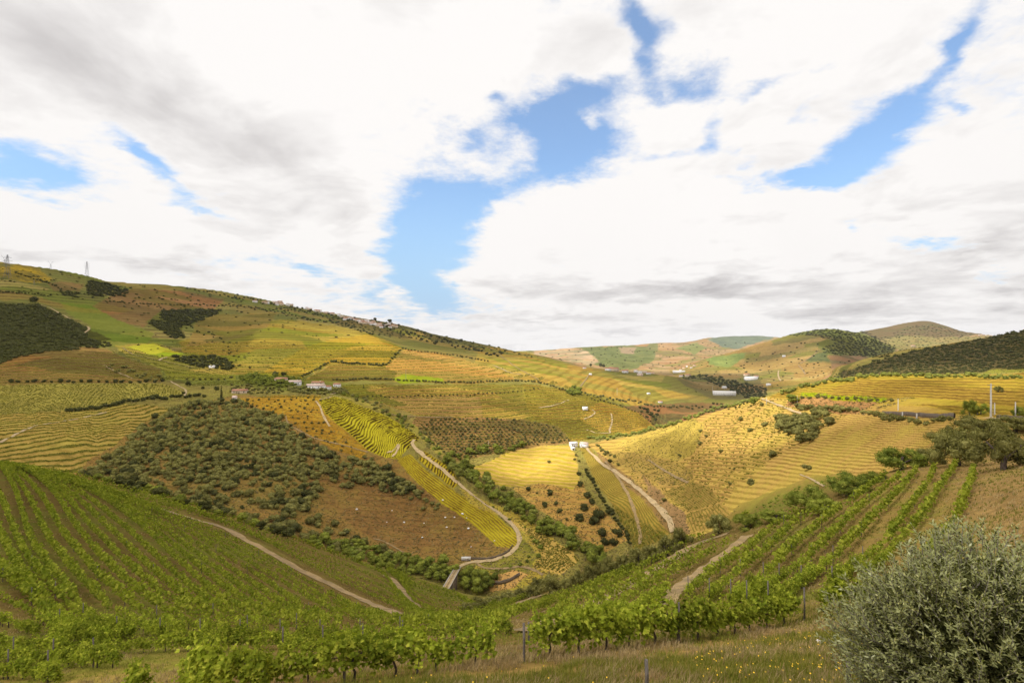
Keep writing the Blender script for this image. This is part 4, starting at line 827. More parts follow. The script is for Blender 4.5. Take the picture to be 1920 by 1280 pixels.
ROWS += [np.array(p, float) for p in [
 [(1060, 1178), (1130, 1136), (1220, 1085), (1300, 1042), (1345, 1018)], [(1090, 1186), (1150, 1150), (1250, 1090), (1310, 1058), (1365, 1025)], [(1130, 1190), (1190, 1155), (1245, 1118), (1262, 1108)], [(1030, 1165), (1100, 1128), (1180, 1086), (1250, 1046), (1320, 1010)],
 [(0, 1172), (60, 1190), (130, 1208)], [(-150, 1100), (-60, 1118), (0, 1132), (50, 1155), (100, 1182)], [(-150, 1140), (-40, 1160), (30, 1180)], [(-120, 1212), (0, 1216), (100, 1226), (250, 1224), (400, 1219), (520, 1216), (640, 1213), (740, 1206), (860, 1196), (960, 1190)], [(-200, 1238), (0, 1242), (110, 1250), (230, 1252)],
 [(300, 1200), (420, 1203), (560, 1203), (680, 1200), (780, 1192)], [(-60, 1275), (40, 1272), (110, 1282)],
 [(530, 1232), (700, 1226), (800, 1214)],
 [(1290, 1120), (1340, 1082), (1400, 1043), (1440, 1005), (1485, 975), (1545, 945)], [(1330, 1128), (1395, 1075), (1450, 1030), (1497, 985), (1567, 957)], [(1370, 1135), (1440, 1085), (1487, 1036), (1545, 985), (1600, 945), (1662, 897)],
 [(1400, 1140), (1455, 1100), (1510, 1062), (1565, 1010), (1615, 960), (1690, 900)], [(1440, 1145), (1500, 1105), (1552, 1067), (1600, 1022), (1657, 960), (1690, 925), (1722, 885)], [(1560, 1110), (1600, 1075), (1660, 1030), (1700, 970), (1735, 922), (1752, 888)],
 [(1620, 1095), (1670, 1045), (1727, 982), (1752, 940), (1772, 910), (1792, 880)], [(1740, 1045), (1790, 985), (1802, 960), (1815, 925), (1826, 893)], [(1380, 985), (1410, 966), (1440, 950), (1480, 930)],
 [(1225, 1010), (1245, 1000)]]]
FRONT = [[(480, 1292), (560, 1288), (645, 1279), (790, 1262), (955, 1239), (1100, 1223), (1245, 1206), (1350, 1192), (1490, 1167)], [(1545, 1148), (1580, 1140), (1660, 1120)], [(250, 1312), (330, 1310), (420, 1306), (500, 1303)]]
def row3d(p):
    pts = [at(float(a), float(b)) for a, b in catmull(p, 3.)]; o = [pts[0]]
    for a in pts[1:]:
        if math.dist(a[:2], o[-1][:2]) > .3 and math.dist(a[:2], o[-1][:2]) < 25: o.append(a)
    return np.array(o)
VINES = []
for fi, rset in ((1, FRONT), (0, ROWS)):
    for p in rset:
        P = row3d(p)
        if len(P) < 2: continue
        for _ in range(3):
            if len(P) > 3: P[1:-1] = (P[:-2] + 2 * P[1:-1] + P[2:]) / 4
        d = np.concatenate([[0], np.cumsum(np.linalg.norm(np.diff(P[:, :2], axis=0), axis=1))]); s_ = np.arange(.3, d[-1], 1.02 if fi else 1.15)
        x = np.interp(s_, d, P[:, 0]); y = np.interp(s_, d, P[:, 1]); z = gz(x, y); a = np.arctan2(np.gradient(y), np.gradient(x)) if len(x) > 1 else [0]
        for i in range(len(x)):
            if RNG.uniform() < (.05 if fi else .04): continue
            VINES.append((y[i], x[i], z[i], a[i], fi))
VINES.sort(key=lambda v: v[0])
print('VINES', len(VINES))
stuffV = []; cnt = 0
for (y, x, z, a, fi) in VINES:
    pxv = CX + F * x / y; sc_ = RNG.uniform(.85, 1.12) * (float(np.interp(pxv, [500, 950, 1120, 1400], [.76, .76, .92, .88])) if fi else (float(np.interp(pxv, [0, 250, 450, 700, 1000, 1150], [1.08, 1.02, .95, .92, .95, 1.02])) * (1.25 if y > 140 else 1.) if y > 40 else .72))
    if cnt < 300:
        px_ = CX + F * x / y
        if px_ < -90 or px_ > 2010: continue
        cnt += 1; near = y < 34
        fm, tm = (VN if near else VM)[int(RNG.integers(7))]
        e = empty('grape_vine', (x, y, z), a + (math.pi if RNG.uniform() < .5 else 0)); e.scale = (sc_, sc_, sc_ * (1.0 if fi else RNG.uniform(.8, 1)))
        obj('foliage', fm, e); obj('trunk', tm, e)
        if fi: tag(e, 'leafy grape vine on the nearest trellis row above the dry grass', 'vine', 'vines of the nearest row')
        else: tag(e, 'leafy grape vine in a row on the near slope', 'vine', 'vines on the near slope')
    else: stuffV.append((x, y, z, a, sc_))
V = []; Q = []; o_ = 0
for x, y, z, a, sc_ in stuffV:
    v, f = VF[int(RNG.integers(8))]; c_, s_ = math.cos(a) * sc_, math.sin(a) * sc_
    V.append(np.stack([v[:, 0] * c_ - v[:, 1] * s_ + x, v[:, 0] * s_ + v[:, 1] * c_ + y, v[:, 2] * sc_ + z], 1)); Q.append(f + o_); o_ += len(v)
tag(obj('vineyard_rows', newmesh('vineyard_rows', np.concatenate(V), np.concatenate(Q), M_VFAR)), 'long curving rows of green grape vines covering the near hillside', 'vineyard', None, 'stuff')

# posts
pv, pf = tube([(0, 0, -.3), (.01, 0, .8), (0, .01, 1.6)], [.034, .032, .03], 7); PMESH = newmesh('vine_post', pv, pf, M_POST)
def post(px, py, hpx, label=None, lean=0.):
    p = at(px, py); h = hpx * p[1] / F; o = obj('vine_post', PMESH, None, p); o.scale = (1, 1, h / 1.6); o.rotation_euler = (0, lean, 0)
    tag(o, label or 'thin wooden trellis post standing among the vine rows', 'post', None if label else 'trellis posts')
for t in [(266, 1296, 46, 'short grey post at the bottom left before the leafy vines'), (645, 1279, 72, 'wooden post behind the leftmost large front vine'), (782, 1262, 62, 'dark post leaning over the front row left of centre'), (982, 1240, 72, 'tall dark post beside a thinner one in the centre foreground'), (991, 1212, 46, 'thin post just right of the tall centre post'),
          (1273, 1203, 74, 'grey post rising through the dense front vines'), (1508, 1163, 62, 'post at the gap in the front row'), (1212, 1300, 62, 'short grey post in the grass at the bottom edge'), (1590, 1298, 68, 'weathered post beside the large olive bush')]: post(*t)
for r_ in (ROWS[-14:-4]):
    for (a, b) in along(r_, 75): 
        p = at(a, b); post(a, b, 1.4 * F / p[1])
for r_ in ROWS[:30:3]:
    for (a, b) in along(r_, 70):
        if 0 < a < 1920 and b > 960: p = at(a, b); post(a, b, 1.4 * F / p[1])

# ------------------------------------------------------------------ trees and shrubs
def P4(ox, oy, k, L_): return [(ox + t[0] / k, oy + t[1] / k) + tuple(t[2:]) for t in L_]
# scrub on the brown spur
SP1 = [(140, 892), (215, 852), (262, 802), (300, 778), (360, 754), (440, 750), (480, 768), (530, 782), (560, 812), (620, 850), (690, 868), (760, 900), (795, 930), (770, 935), (700, 912), (640, 915), (600, 925), (582, 952), (640, 990), (700, 1028), (760, 1048), (650, 1040), (500, 992), (300, 930)]
pts = poisson(SP1, lambda x, y: 8.6 + (y - 760) * .022, .56)
pts = [t for t in pts if fbm(np.array([t[0] / 60]), np.array([t[1] / 35]), 3, 8)[0] > (-.34 if t[1] < 900 else -.16) or RNG.uniform() < .35]
scatter('olive_shrub', pts, 'shrub', 'mix', lambda x, y: 9.2 + (y - 760) * .036, 'round grey green olive shrub on the dry brown spur', 'shrub', 'olive shrubs on the brown spur', slabel='grey green scrub thickly covering the brown spur', skind='small', sname='scrub')
pts = poisson([(640, 850), (700, 862), (770, 905), (820, 945), (840, 975), (800, 960), (740, 930), (650, 900), (600, 880)], 15, .7, keepp=.7)
for t in pts: put('olive_tree', 'tree', M_OLIVE, at(*t), 5.2, 'small olive tree on the slope below the curling golden terraces', 'tree', 'olives below the golden terraces', .8)
pts = poisson([(445, 750), (600, 745), (604, 790), (680, 850), (640, 848), (560, 805), (530, 780), (470, 764)], 13, .55, keepp=.75)
for t in pts: p = at(*t); put('bush', 'small', M_OLIVE2, p, RNG.uniform(4, 7) * p[1] / F, 'tiny bush on the orange terraced top of the spur', 'bush', 'bushes on the orange spur top')
# valley woods
pts = poisson([(150, 893), (250, 915), (330, 935), (420, 965), (520, 1000), (600, 1018), (660, 1020), (740, 1045), (840, 1062), (858, 1072), (838, 1100), (800, 1092), (690, 1062), (590, 1030), (490, 996), (380, 960), (250, 925)], 17, .5)
for t in pts: p = at(*t); put('riverside_tree', 'tree', M_RIVER if t[0] > 560 or RNG.uniform() < .4 else M_DARK, p, RNG.uniform(17, 27) * p[1] / F, 'bushy tree in the valley wood left of the footbridge', 'tree', 'trees of the valley wood left of the bridge', .85)
for t in [(880, 1085, 34), (900, 1092, 36), (872, 1100, 30), (915, 1102, 32), (895, 1110, 34), (868, 1080, 22), (925, 1085, 22)]:
    p = at(t[0], t[1] + 4); put('riverside_tree', 'tree', M_RIVER, p, t[2] * p[1] / F, 'large round tree just right of the footbridge', 'tree', 'trees right of the footbridge', .85)
band = [(846, 868), (868, 890), (895, 903), (925, 925), (950, 942), (975, 955), (1005, 980), (1030, 998), (1058, 1010), (1085, 1028), (1110, 1045), (1135, 1058)]
for t in along(band, 3.6, 17, 8): p = at(*t); put('riverside_tree', 'tree', M_LIME if RNG.uniform() < (.45 if t[0] < 960 else .1) else M_RIVER, p, RNG.uniform(14, 25) * p[1] / F, 'fresh green tree in the gully running down to the river', 'tree', 'trees in the green gully', .9)
for t in along([(842, 852), (870, 858), (905, 850), (945, 845), (985, 838)], 5, 6, 5): p = at(*t); put('riverside_tree', 'tree', M_RIVER, p, RNG.uniform(9, 16) * p[1] / F, 'green tree at the foot of the olive orchard', 'tree', 'trees at the foot of the orchard', .9)
for t in along([(655, 742), (700, 758), (740, 780), (780, 808), (812, 836), (836, 860)], 4, 12, 5): p = at(*t); put('bush', 'shrub', M_RIVER if RNG.uniform() < .5 else M_OLIVE, p, RNG.uniform(7, 12) * p[1] / F, 'green bush behind the edge of the golden terraces', 'bush', 'bushes behind the golden terraces')
# orchard
pts = []
for i in range(17):
    y = 787 + i * 4.6
    for x in np.arange(792, 1075, 8.6 if i < 8 else 7.4):
        a = x + (i % 2) * 4 + RNG.uniform(-1.5, 1.5); b = y + .00009 * (x - 900) ** 2 + RNG.uniform(-.8, .8)
        if inpoly(np.array([a]), np.array([b]), [(788, 790), (850, 784), (980, 788), (1042, 799), (1070, 828), (1000, 836), (940, 848), (860, 862), (800, 832)])[0]: pts.append((a, b))
scatter('orchard_tree', pts, 'small', M_OLIVE2, 5.6, 'small dark olive tree in the planted orchard beyond the gully', 'tree', 'olive trees of the orchard', slabel='rows of small olive trees in the orchard beyond the gully', sname='orchard_rows')
# lines of trees
def line(pts, step, w, mt_, lab, grp, kind='small', jx=1., jy=1., h=1., nm='tree', cat='tree'):
    for t in along(pts, step, jx, jy): p = at(*t); put(nm, kind, mt_, p, w * p[1] / F * RNG.uniform(.8, 1.2), lab, cat, grp, h)
line([(567, 707), (590, 695), (622, 679), (660, 682), (722, 686), (738, 672), (752, 656)], 5, 6.5, M_DARK, 'dark small tree in the line edging the golden hill', 'tree line edging the golden hill')
line([(755, 655), (800, 661), (860, 668), (920, 680)], 6, 5, M_OLIVE2, 'small tree along the boundary above the striped field', 'trees above the striped field')
line([(625, 713), (700, 711), (760, 714), (820, 717), (880, 718), (960, 714), (1010, 717), (1050, 730), (1085, 740)], 6, 6, M_OLIVE2, 'olive tree in the long line across the middle terraces', 'olive line across the middle terraces')
line([(690, 745), (760, 744), (820, 742), (880, 742), (905, 738), (960, 736), (1010, 729)], 8, 4.5, M_OLIVE2, 'tiny tree in the lower line across the terraces', 'lower tree line across the terraces')
line([(1085, 737), (1120, 744), (1180, 754), (1240, 762), (1300, 764)], 6, 6.5, M_OLIVE2, 'olive tree along the ridge road beyond the houses', 'olives on the ridge road', jy=3)
line([(1110, 748), (1160, 760), (1200, 775), (1225, 796)], 6, 5, M_OLIVE2, 'small olive on the far edge of the round terraces', 'olives edging the round terraces')
line([(1290, 768), (1340, 762), (1370, 766), (1410, 760)], 7, 5.5, M_DARK, 'dark small tree in the shaded brown valley', 'trees in the shaded brown valley', jy=5)
line([(1102, 824), (1150, 822), (1200, 812), (1250, 800), (1290, 786), (1330, 772), (1380, 760), (1425, 748)], 6, 11, M_LIME, 'yellow green olive tree on the sunny crest', 'olives along the sunny crest', 'shrub', jy=2.5)
line([(1120, 838), (1135, 848), (1150, 858)], 6, 8, M_OLIVE, 'olive tree beside the track down from the white sheds', 'olives beside the shed track', 'shrub')
line([(1377, 880 - 0), (1380, 880)], 9, 8, M_OLIVE, 'lone shrub on the golden slope', None, 'shrub')
line([(1340, 990), (1345, 992)], 9, 6, M_OLIVE, 'small shrub low on the golden slope', None, 'shrub')
line(P4(760, 780, 4, [(1350, 410), (1420, 520), (1480, 640), (1560, 760), (1640, 860), (1690, 970)]), 7, 10, M_DARK, 'dark shrub in the line beside the vineyard strip', 'shrubs beside the vineyard strip', 'shrub')
line(P4(1500, 560, 4.571, [(20, 850), (110, 850), (260, 855), (420, 862), (500, 862), (560, 880), (670, 878), (740, 880), (800, 890)]), 14, 10, M_OLIVE, 'young olive tree above the pale bank', 'young olives above the pale bank', 'shrub', jy=2)
line(P4(1240, 740, 4, [(1020, 105), (1090, 115), (1160, 130), (1230, 165)]), 11, 20, M_OLIVE, 'full olive tree on the terrace wall below the pale bank', 'olives on the terrace wall', 'shrub', jy=3)
line(P4(1240, 740, 4, [(1200, 120), (1330, 125), (1450, 130), (1540, 150), (1620, 165), (1700, 190), (1780, 195)]), 13, 17, M_OLIVE, 'olive tree in the row on the wall at right', 'olive row on the wall at right', 'shrub', jy=2)
line(P4(1640, 680, 6.4, [(20, 640), (130, 680), (240, 690), (340, 700), (460, 735), (560, 740), (680, 740), (760, 690), (900, 690), (1000, 680)]), 16, 17, M_OLIVE, 'olive tree in the upper row below the road', 'olives below the road', 'shrub', jy=2)
line([(1470, 738), (1500, 730), (1530, 722), (1560, 716), (1600, 712)], 11, 15, M_LIME, 'lime green bush on the ridge crest at right', 'bushes on the right ridge crest', 'shrub', jy=3)
line([(1610, 708), (1660, 706), (1700, 706), (1760, 707), (1820, 707), (1870, 709), (1920, 712)], 12, 13, M_LIME, 'pale green bush along the top of the right hand terraces', 'bushes atop the right terraces', 'shrub', jy=2)
line([(20, 718), (85, 717), (107, 717), (148, 717), (200, 717), (240, 718), (300, 716), (318, 712)], 15, 9, M_DARK, 'roundish tree along the road above the radiating vineyard', 'trees above the radiating vineyard', 'tree', jx=4)
line([(350, 712), (380, 713), (420, 712), (445, 708)], 12, 7, M_OLIVE2, 'small avenue tree left of the white farmhouse', 'avenue trees left of the farmhouse')
line([(205, 690), (235, 695), (260, 704), (280, 712), (305, 712)], 6, 8, M_OLIVE, 'olive tree in the grove above the road bend', 'grove above the road bend', jy=7)
line([(125, 772), (155, 769), (200, 765), (230, 756), (280, 748), (340, 746), (390, 742)], 9, 11, M_DARK, 'dark bush on the bank between the left fields', 'bushes between the left fields', 'shrub', jy=2)
line([(0, 548), (60, 551), (100, 556)], 6, 5, M_DARK, 'dark tree in the hedge high on the left hill', 'hedge high on the left hill')
line([(30, 512), (60, 522), (100, 534), (115, 545)], 6, 5, M_DARK, 'dark bush on the diagonal hedge of the left hill', 'diagonal hedge of the left hill')
line([(565, 598), (600, 602), (640, 607), (670, 618), (700, 627)], 6, 6, M_DARK, 'dark tree on the mountain behind the golden hill', 'trees behind the golden hill', jy=2)
line([(470, 580), (540, 583), (600, 588)], 7, 5, M_DARK, 'dark tree below the hilltop village', 'trees below the hilltop village', jy=2)
line([(350, 543), (400, 549), (450, 562)], 8, 5, M_DARK, 'dark bush high on the left mountain', 'bushes high on the mountain', jy=2)
line([(700, 603), (760, 622), (820, 640), (880, 650), (950, 668)], 5, 7, M_DARK, 'dark tree on the long shaded mountain flank', 'trees on the shaded flank', jy=8)
for t in [(730, 598, 9), (568, 590, 6), (830, 610, 7), (40, 0, 0)]:
    if t[2]: p = at(t[0], t[1] + 8); put('tree', 'tree', M_DARK, p, t[2] * p[1] / F, {730: 'dark tree standing on the mountain skyline', 568: 'tree at the left end of the village', 830: 'tree on the lower skyline of the mountain'}[t[0]], 'tree')
for poly, n_, w, mt_, lab, grp in [
  ([(162, 528), (190, 530), (240, 545), (238, 556), (165, 556)], 6, 8, M_DARK, 'dark tree in the small wood high on the left mountain', 'small wood high on the mountain'),
  ([(110, 545), (150, 550), (145, 560), (120, 556)], 6, 7, M_DARK, 'dark tree beside the diagonal hedge', 'trees beside the diagonal hedge'),
  ([(276, 602), (300, 604), (330, 612), (345, 634), (325, 636), (300, 622)], 6, 9, M_DARK, 'dark tree at the foot of the wooded gully', 'trees at the foot of the wooded gully'),
  ([(318, 668), (340, 670), (400, 668), (430, 676), (440, 692), (420, 695), (370, 688), (330, 678)], 7, 10, M_DARK, 'dark pine in the grove on the middle slope', 'dark grove on the middle slope'),
  ([(150, 634), (200, 642), (212, 650), (160, 655)], 7, 9, M_DARK, 'dark tree at the tip of the left wood', 'trees at the tip of the left wood'),
  ([(450, 708), (480, 704), (560, 708), (566, 722), (520, 728), (460, 722)], 8, 12, M_RIVER, 'green garden tree left of the white farmhouse', 'garden trees by the farmhouse'),
  ([(540, 722), (600, 732), (650, 728), (655, 736), (600, 742), (540, 736)], 8, 11, M_OLIVE, 'olive tree below the white farmhouse', 'olives below the farmhouse'),
  ([(430, 720), (520, 728), (600, 738), (520, 738), (440, 740), (425, 732)], 9, 8, M_OLIVE, 'low olive on the terraces left of the farmhouse', 'low olives left of the farmhouse'),
  ([(1455, 790), (1480, 786), (1520, 788), (1558, 800), (1555, 808), (1530, 815), (1522, 838), (1500, 830), (1460, 812)], 15, 22, M_OLIVE, 'olive tree in the clump on the golden slope', 'olive clump on the golden slope'),
  ([(1200, 765), (1240, 770), (1230, 790), (1205, 780)], 9, 8, M_DARK, 'dark shrub in the shaded hollow behind the terraces', 'shrubs in the shaded hollow'),
  ([(1366, 712), (1440, 730), (1434, 745), (1400, 748), (1375, 735), (1340, 722), (1320, 712)], 6, 7, M_DARK, 'dark tree in the wooded ravine beyond the crest', 'trees in the far ravine'),
  ([(1275, 705), (1330, 703), (1360, 708), (1350, 713), (1280, 710)], 6, 6, M_DARK, 'dark tree in the hamlet across the valley', 'trees in the far hamlet'),
  ([(1063, 735), (1078, 726), (1092, 733), (1088, 742), (1070, 742)], 6, 12, M_RIVER, 'round green tree clump where the ridge roads meet', 'clump where the ridge roads meet')]:
    for t in poisson(poly, n_, .5): p = at(*t); put('tree' if w < 20 else 'olive_tree', 'tree' if w > 6 else 'small', mt_, p, w * p[1] / F * RNG.uniform(.8, 1.2), lab, 'tree', grp, .85)
for i, t in enumerate([(66, 569, 17), (517, 705, 14), (533, 706, 14), (352, 722, 12), (405, 733, 12), (380, 728, 8), (443, 752, 7), (1108, 686, 7), (1126, 686, 8), (1132, 687, 8), (345, 738, 8), (468, 690, 7)]):
    p = at(t[0], t[1] + 2); put('tree', 'tree', M_DARK, p, t[2] * p[1] / F, ['large dark tree standing alone on the left hilltop road', 'tall dark tree behind the white farmhouse', 'dark spreading tree behind the white farmhouse roofs', 'dark tree at the corner of the radiating field', 'dark round tree beside the bright green meadow', 'small round tree left of the green meadow', 'round shrub below the little white hut',
      'dark tree left of the far ridge mansion', 'dark umbrella tree beside the far ridge mansion', 'second dark tree beside the far ridge mansion', 'small tree at the road end below the radiating field', 'single dark round tree on the gold slope above the farmhouse'][i], 'tree')
for t, l_ in (((415, 747, 5, 26), 'tall dark cypress beside the little white hut'), ((682, 728, 3, 9), 'small cypress on the middle terraces')):
    p = at(t[0], t[1]); o = put('cypress', 'cypress', M_DARK, p, 1, l_, 'cypress'); k = t[3] * p[1] / F / 4.2; o.scale = (t[2] * p[1] / F, t[2] * p[1] / F, k)
for t in P4(1240, 740, 4, [(600, 196, 11), (775, 235, 14), (665, 280, 12), (293, 284, 9), (340, 318, 8), (290, 375, 11), (445, 440, 12), (140, 464, 9), (830, 470, 22), (1095, 560, 19), (675, 668, 18), (518, 674, 10), (20, 800, 12), (760, 85, 9)]):
    p = at(t[0], t[1]); put('shrub', 'shrub', M_OLIVE, p, t[2] * p[1] / F, 'lone round olive shrub dotted on the golden slope', 'shrub', 'lone shrubs on the golden slope', 1.1)
p = at(1413, 760); put('tree', 'tree', M_RIVER, p, 17 * p[1] / F, 'bright green round tree at the top of the sunny crest', 'tree'); p = at(1487, 755); put('tree', 'tree', M_RIVER, p, 26 * p[1] / F, 'big glossy green tree beside the pale bank', 'tree', None, .7)
for t in P4(760, 780, 4, [(920, 560, 15), (1085, 595, 14), (1085, 575, 12), (1305, 440, 11), (1310, 525, 14), (1365, 615, 17), (1335, 705, 21), (1390, 660, 15), (1155, 725, 13), (1040, 680, 15), (1130, 665, 11), (1300, 785, 21), (1450, 765, 28), (1530, 730, 17), (1420, 815, 24), (1590, 905, 24), (1560, 965, 22), (1210, 780, 9), (1480, 900, 24), (1500, 960, 22), (990, 580, 6), (1600, 372, 8), (1535, 345, 11), (1500, 295, 9), (1470, 265, 8), (1300, 340, 7), (1270, 330, 7), (1275, 300, 6), (1075, 350, 9), (500, 430, 8)]):
    p = at(t[0], t[1]); put('shrub', 'shrub', M_DARK if t[2] > 10 else M_OLIVE, p, t[2] * p[1] / F, 'dark round shrub on the slope right of the gully', 'shrub', 'shrubs right of the gully', 1.05)
for t in P4(780, 860, 6, [(1050, 690, 48), (1230, 770, 42), (870, 550, 40), (1170, 1200, 70), (1060, 1220, 60), (900, 1260, 40), (1350, 950, 80), (1400, 1010, 80), (1380, 1100, 70), (1260, 1110, 60), (1250, 1160, 50), (980, 1110, 34), (1300, 890, 50)]):
    p = at(t[0], t[1]); put('bush', 'shrub', M_RIVER, p, t[2] / 6 * p[1] / F, 'green bush inside the bend of the dirt road', 'bush', 'bushes inside the road bend')

# woods that read as one mass
def wood(name, poly, r, w, m, label, n=9999, kind='stuff', h=.8, sy=.45):
    it = []
    for t in poisson(poly, r, sy, keepp=.6 if r > 12 else 1.)[:n]:
        t = (t[0] + (RNG.normal(0, 5) if r > 12 else 0), t[1] + (RNG.normal(0, 2) if r > 12 else 0))
        p = at(*t); it.append((p[0], p[1], p[2], w * p[1] / F * RNG.uniform(.7, 1.3)))
    merge(name, it, kind, m, label, 'woodland', None, h)
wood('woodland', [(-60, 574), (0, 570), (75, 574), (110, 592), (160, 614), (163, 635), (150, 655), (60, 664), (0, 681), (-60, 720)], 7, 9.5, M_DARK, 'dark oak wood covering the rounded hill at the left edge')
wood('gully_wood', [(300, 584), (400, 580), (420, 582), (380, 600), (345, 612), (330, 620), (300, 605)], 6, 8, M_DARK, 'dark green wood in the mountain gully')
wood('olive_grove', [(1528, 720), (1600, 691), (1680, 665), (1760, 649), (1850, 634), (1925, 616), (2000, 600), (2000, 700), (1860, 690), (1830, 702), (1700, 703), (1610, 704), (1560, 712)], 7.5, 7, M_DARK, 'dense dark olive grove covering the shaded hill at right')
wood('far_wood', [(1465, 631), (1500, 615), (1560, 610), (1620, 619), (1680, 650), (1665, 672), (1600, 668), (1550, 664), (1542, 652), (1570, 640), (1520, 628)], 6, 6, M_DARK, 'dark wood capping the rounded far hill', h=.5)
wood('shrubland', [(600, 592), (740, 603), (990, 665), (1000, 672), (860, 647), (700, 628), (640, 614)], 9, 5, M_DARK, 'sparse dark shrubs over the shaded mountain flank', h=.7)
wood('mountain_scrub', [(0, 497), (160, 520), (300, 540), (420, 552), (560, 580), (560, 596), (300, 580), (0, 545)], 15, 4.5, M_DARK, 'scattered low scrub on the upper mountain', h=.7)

wood('far_scrub', [(985, 668), (1070, 650), (1250, 645), (1400, 636), (1330, 690), (1250, 700), (1100, 686)], 12.5, 3.4, M_DARK, 'sparse dark scrub dotted over the farthest hills', h=.6)
wood('peak_scrub', [(1640, 640), (1700, 612), (1735, 606), (1790, 618), (1850, 632), (1760, 645), (1690, 660)], 8, 3.6, M_DARK, 'dark scrub over the conical far hill', h=.5)
wood('bank_scrub', [(1380, 985), (1400, 955), (1480, 920), (1560, 890), (1600, 880), (1540, 925), (1450, 975)], 12, 7, M_RIVER, 'low bushes along the lower edge of the golden slope', h=.7)
wood('valley_scrub', [(1270, 705), (1400, 670), (1520, 640), (1640, 690), (1560, 704), (1400, 742), (1300, 740)], 14, 3.8, M_DARK, 'scattered trees over the hillside across the valley', h=.7)
line([(330, 606), (420, 640), (450, 690)], 7, 5, M_DARK, 'small dark tree in the fold of the mountain fields', 'trees in the fold of the mountain', jx=4, jy=5)
line([(200, 566), (330, 572), (450, 574), (560, 592)], 7, 4.5, M_DARK, 'dark bush in the contour hedge of the mountain', 'contour hedge of the mountain', jy=2)
line([(440, 556), (520, 572), (600, 590), (690, 606)], 5, 5.5, M_DARK, 'dark tree around the hilltop village', 'trees around the hilltop village', jy=4)
wood('field_scrub', [(220, 560), (560, 590), (720, 640), (560, 700), (350, 690), (230, 640)], 22, 4.5, M_OLIVE2, 'lone bushes dotted over the mountain fields', h=.7)
# big olive trees near the road and along the river bank
def olive_proto(r):
    c = crown(r, blobs_(r, 26, 1, .85, .14, .04), 5200, .034, .62, 1.)
    tr = join([tube([(0, 0, -.08), (.015, .01, .12), (-.01, 0, .26), (.02, .02, .45)], [.055, .042, .035, .02], 8), tube([(0, 0, .2), (.12, .05, .34), (.22, .08, .46)], [.03, .02, .012], 6), tube([(0, 0, .2), (-.12, -.04, .33), (-.2, .03, .45)], [.03, .02, .012], 6)])
    return c, tr
OP = []
for i in range(4):
    c, t_ = olive_proto(np.random.default_rng(900 + i)); OP.append((newmesh('crown', *c, M_OLIVE), newmesh('trunk', *t_, M_BARK)))
OPG = [newmesh('crown', *olive_proto(np.random.default_rng(950 + i))[0], M_RIVER) for i in range(2)]
def bigtree(name, px, py, wpx, hpx, label, group=None, green=False, cat='tree'):
    p = at(px, py); w = wpx * p[1] / F; h = hpx * p[1] / F / .85; k = int(RNG.integers(4)); e = empty(name, (p[0], p[1], p[2] - .03 * h), RNG.uniform(0, 6.28)); e.scale = (w, w, h)
    obj('crown', OPG[k % 2] if green else OP[k][0], e); obj('trunk', OP[k][1], e); tag(e, label, cat, group)
for a in [(1795, 874, 96, 88, 'spreading olive tree with a dark trunk left of the rightmost big one'), (1884, 880, 112, 100, 'largest olive tree at the right edge above the bare bank'), (1777, 850, 72, 60, 'big grey olive tree behind the two trunked ones'), (1830, 820, 92, 48, 'olive tree behind the big ones just below the road'),
          (1905, 812, 90, 40, 'tan and green bush below the road at the right edge'), (1738, 872, 62, 40, 'grey green bush beside the bright green one')]: bigtree('olive_tree', *a)
for a in [(1690, 880, 84, 50, 'bright green bush at the upper end of the vine rows'), (1590, 928, 86, 50, 'feathery green bush above the vine rows'), (1518, 958, 84, 50, 'dark green bush at the head of the vine rows'), (1635, 905, 60, 24, 'low bush between the feathery and the bright green bushes'), (1400, 990, 70, 30, 'low green bush right of the lone round olive'), (1455, 978, 60, 26, 'low bush at the corner of the golden slope'), (1545, 962, 60, 34, 'small green bush joined to the dark one')]: bigtree('bush', *a, green=True, cat='bush')
bigtree('olive_tree', 1348, 1000, 54, 42, 'lone round grey olive at the end of the dirt track')
bigtree('conifer', 1818, 780, 30, 34, 'dark green pine beside the leaning pole', green=True); bigtree('tree', 1840, 776, 30, 22, 'rounded green tree between the pine and the tall pole', green=True)
bigtree('tree', 1911, 782, 26, 24, 'dark tree at the right edge beside the concrete post', green=True)
bigtree('tree', 1872, 735, 16, 14, 'small round tree on the terraces right of the tall pole')
BK = [(1278, 1030, 48, 48), (1252, 1042, 48, 44), (1222, 1056, 46, 40), (1196, 1064, 46, 44), (1168, 1075, 44, 40), (1140, 1084, 46, 44), (1112, 1094, 44, 42), (1085, 1100, 38, 34), (1065, 1106, 36, 30), (1032, 1116, 50, 44), (1000, 1120, 36, 26), (975, 1124, 36, 22), (950, 1130, 40, 22), (922, 1136, 44, 20), (895, 1142, 48, 24), (874, 1146, 34, 20), (1010, 1108, 36, 30)]
for t in BK: bigtree('olive_tree', *t, 'grey green olive tree along the river bank below the vine rows', 'olives along the river bank')

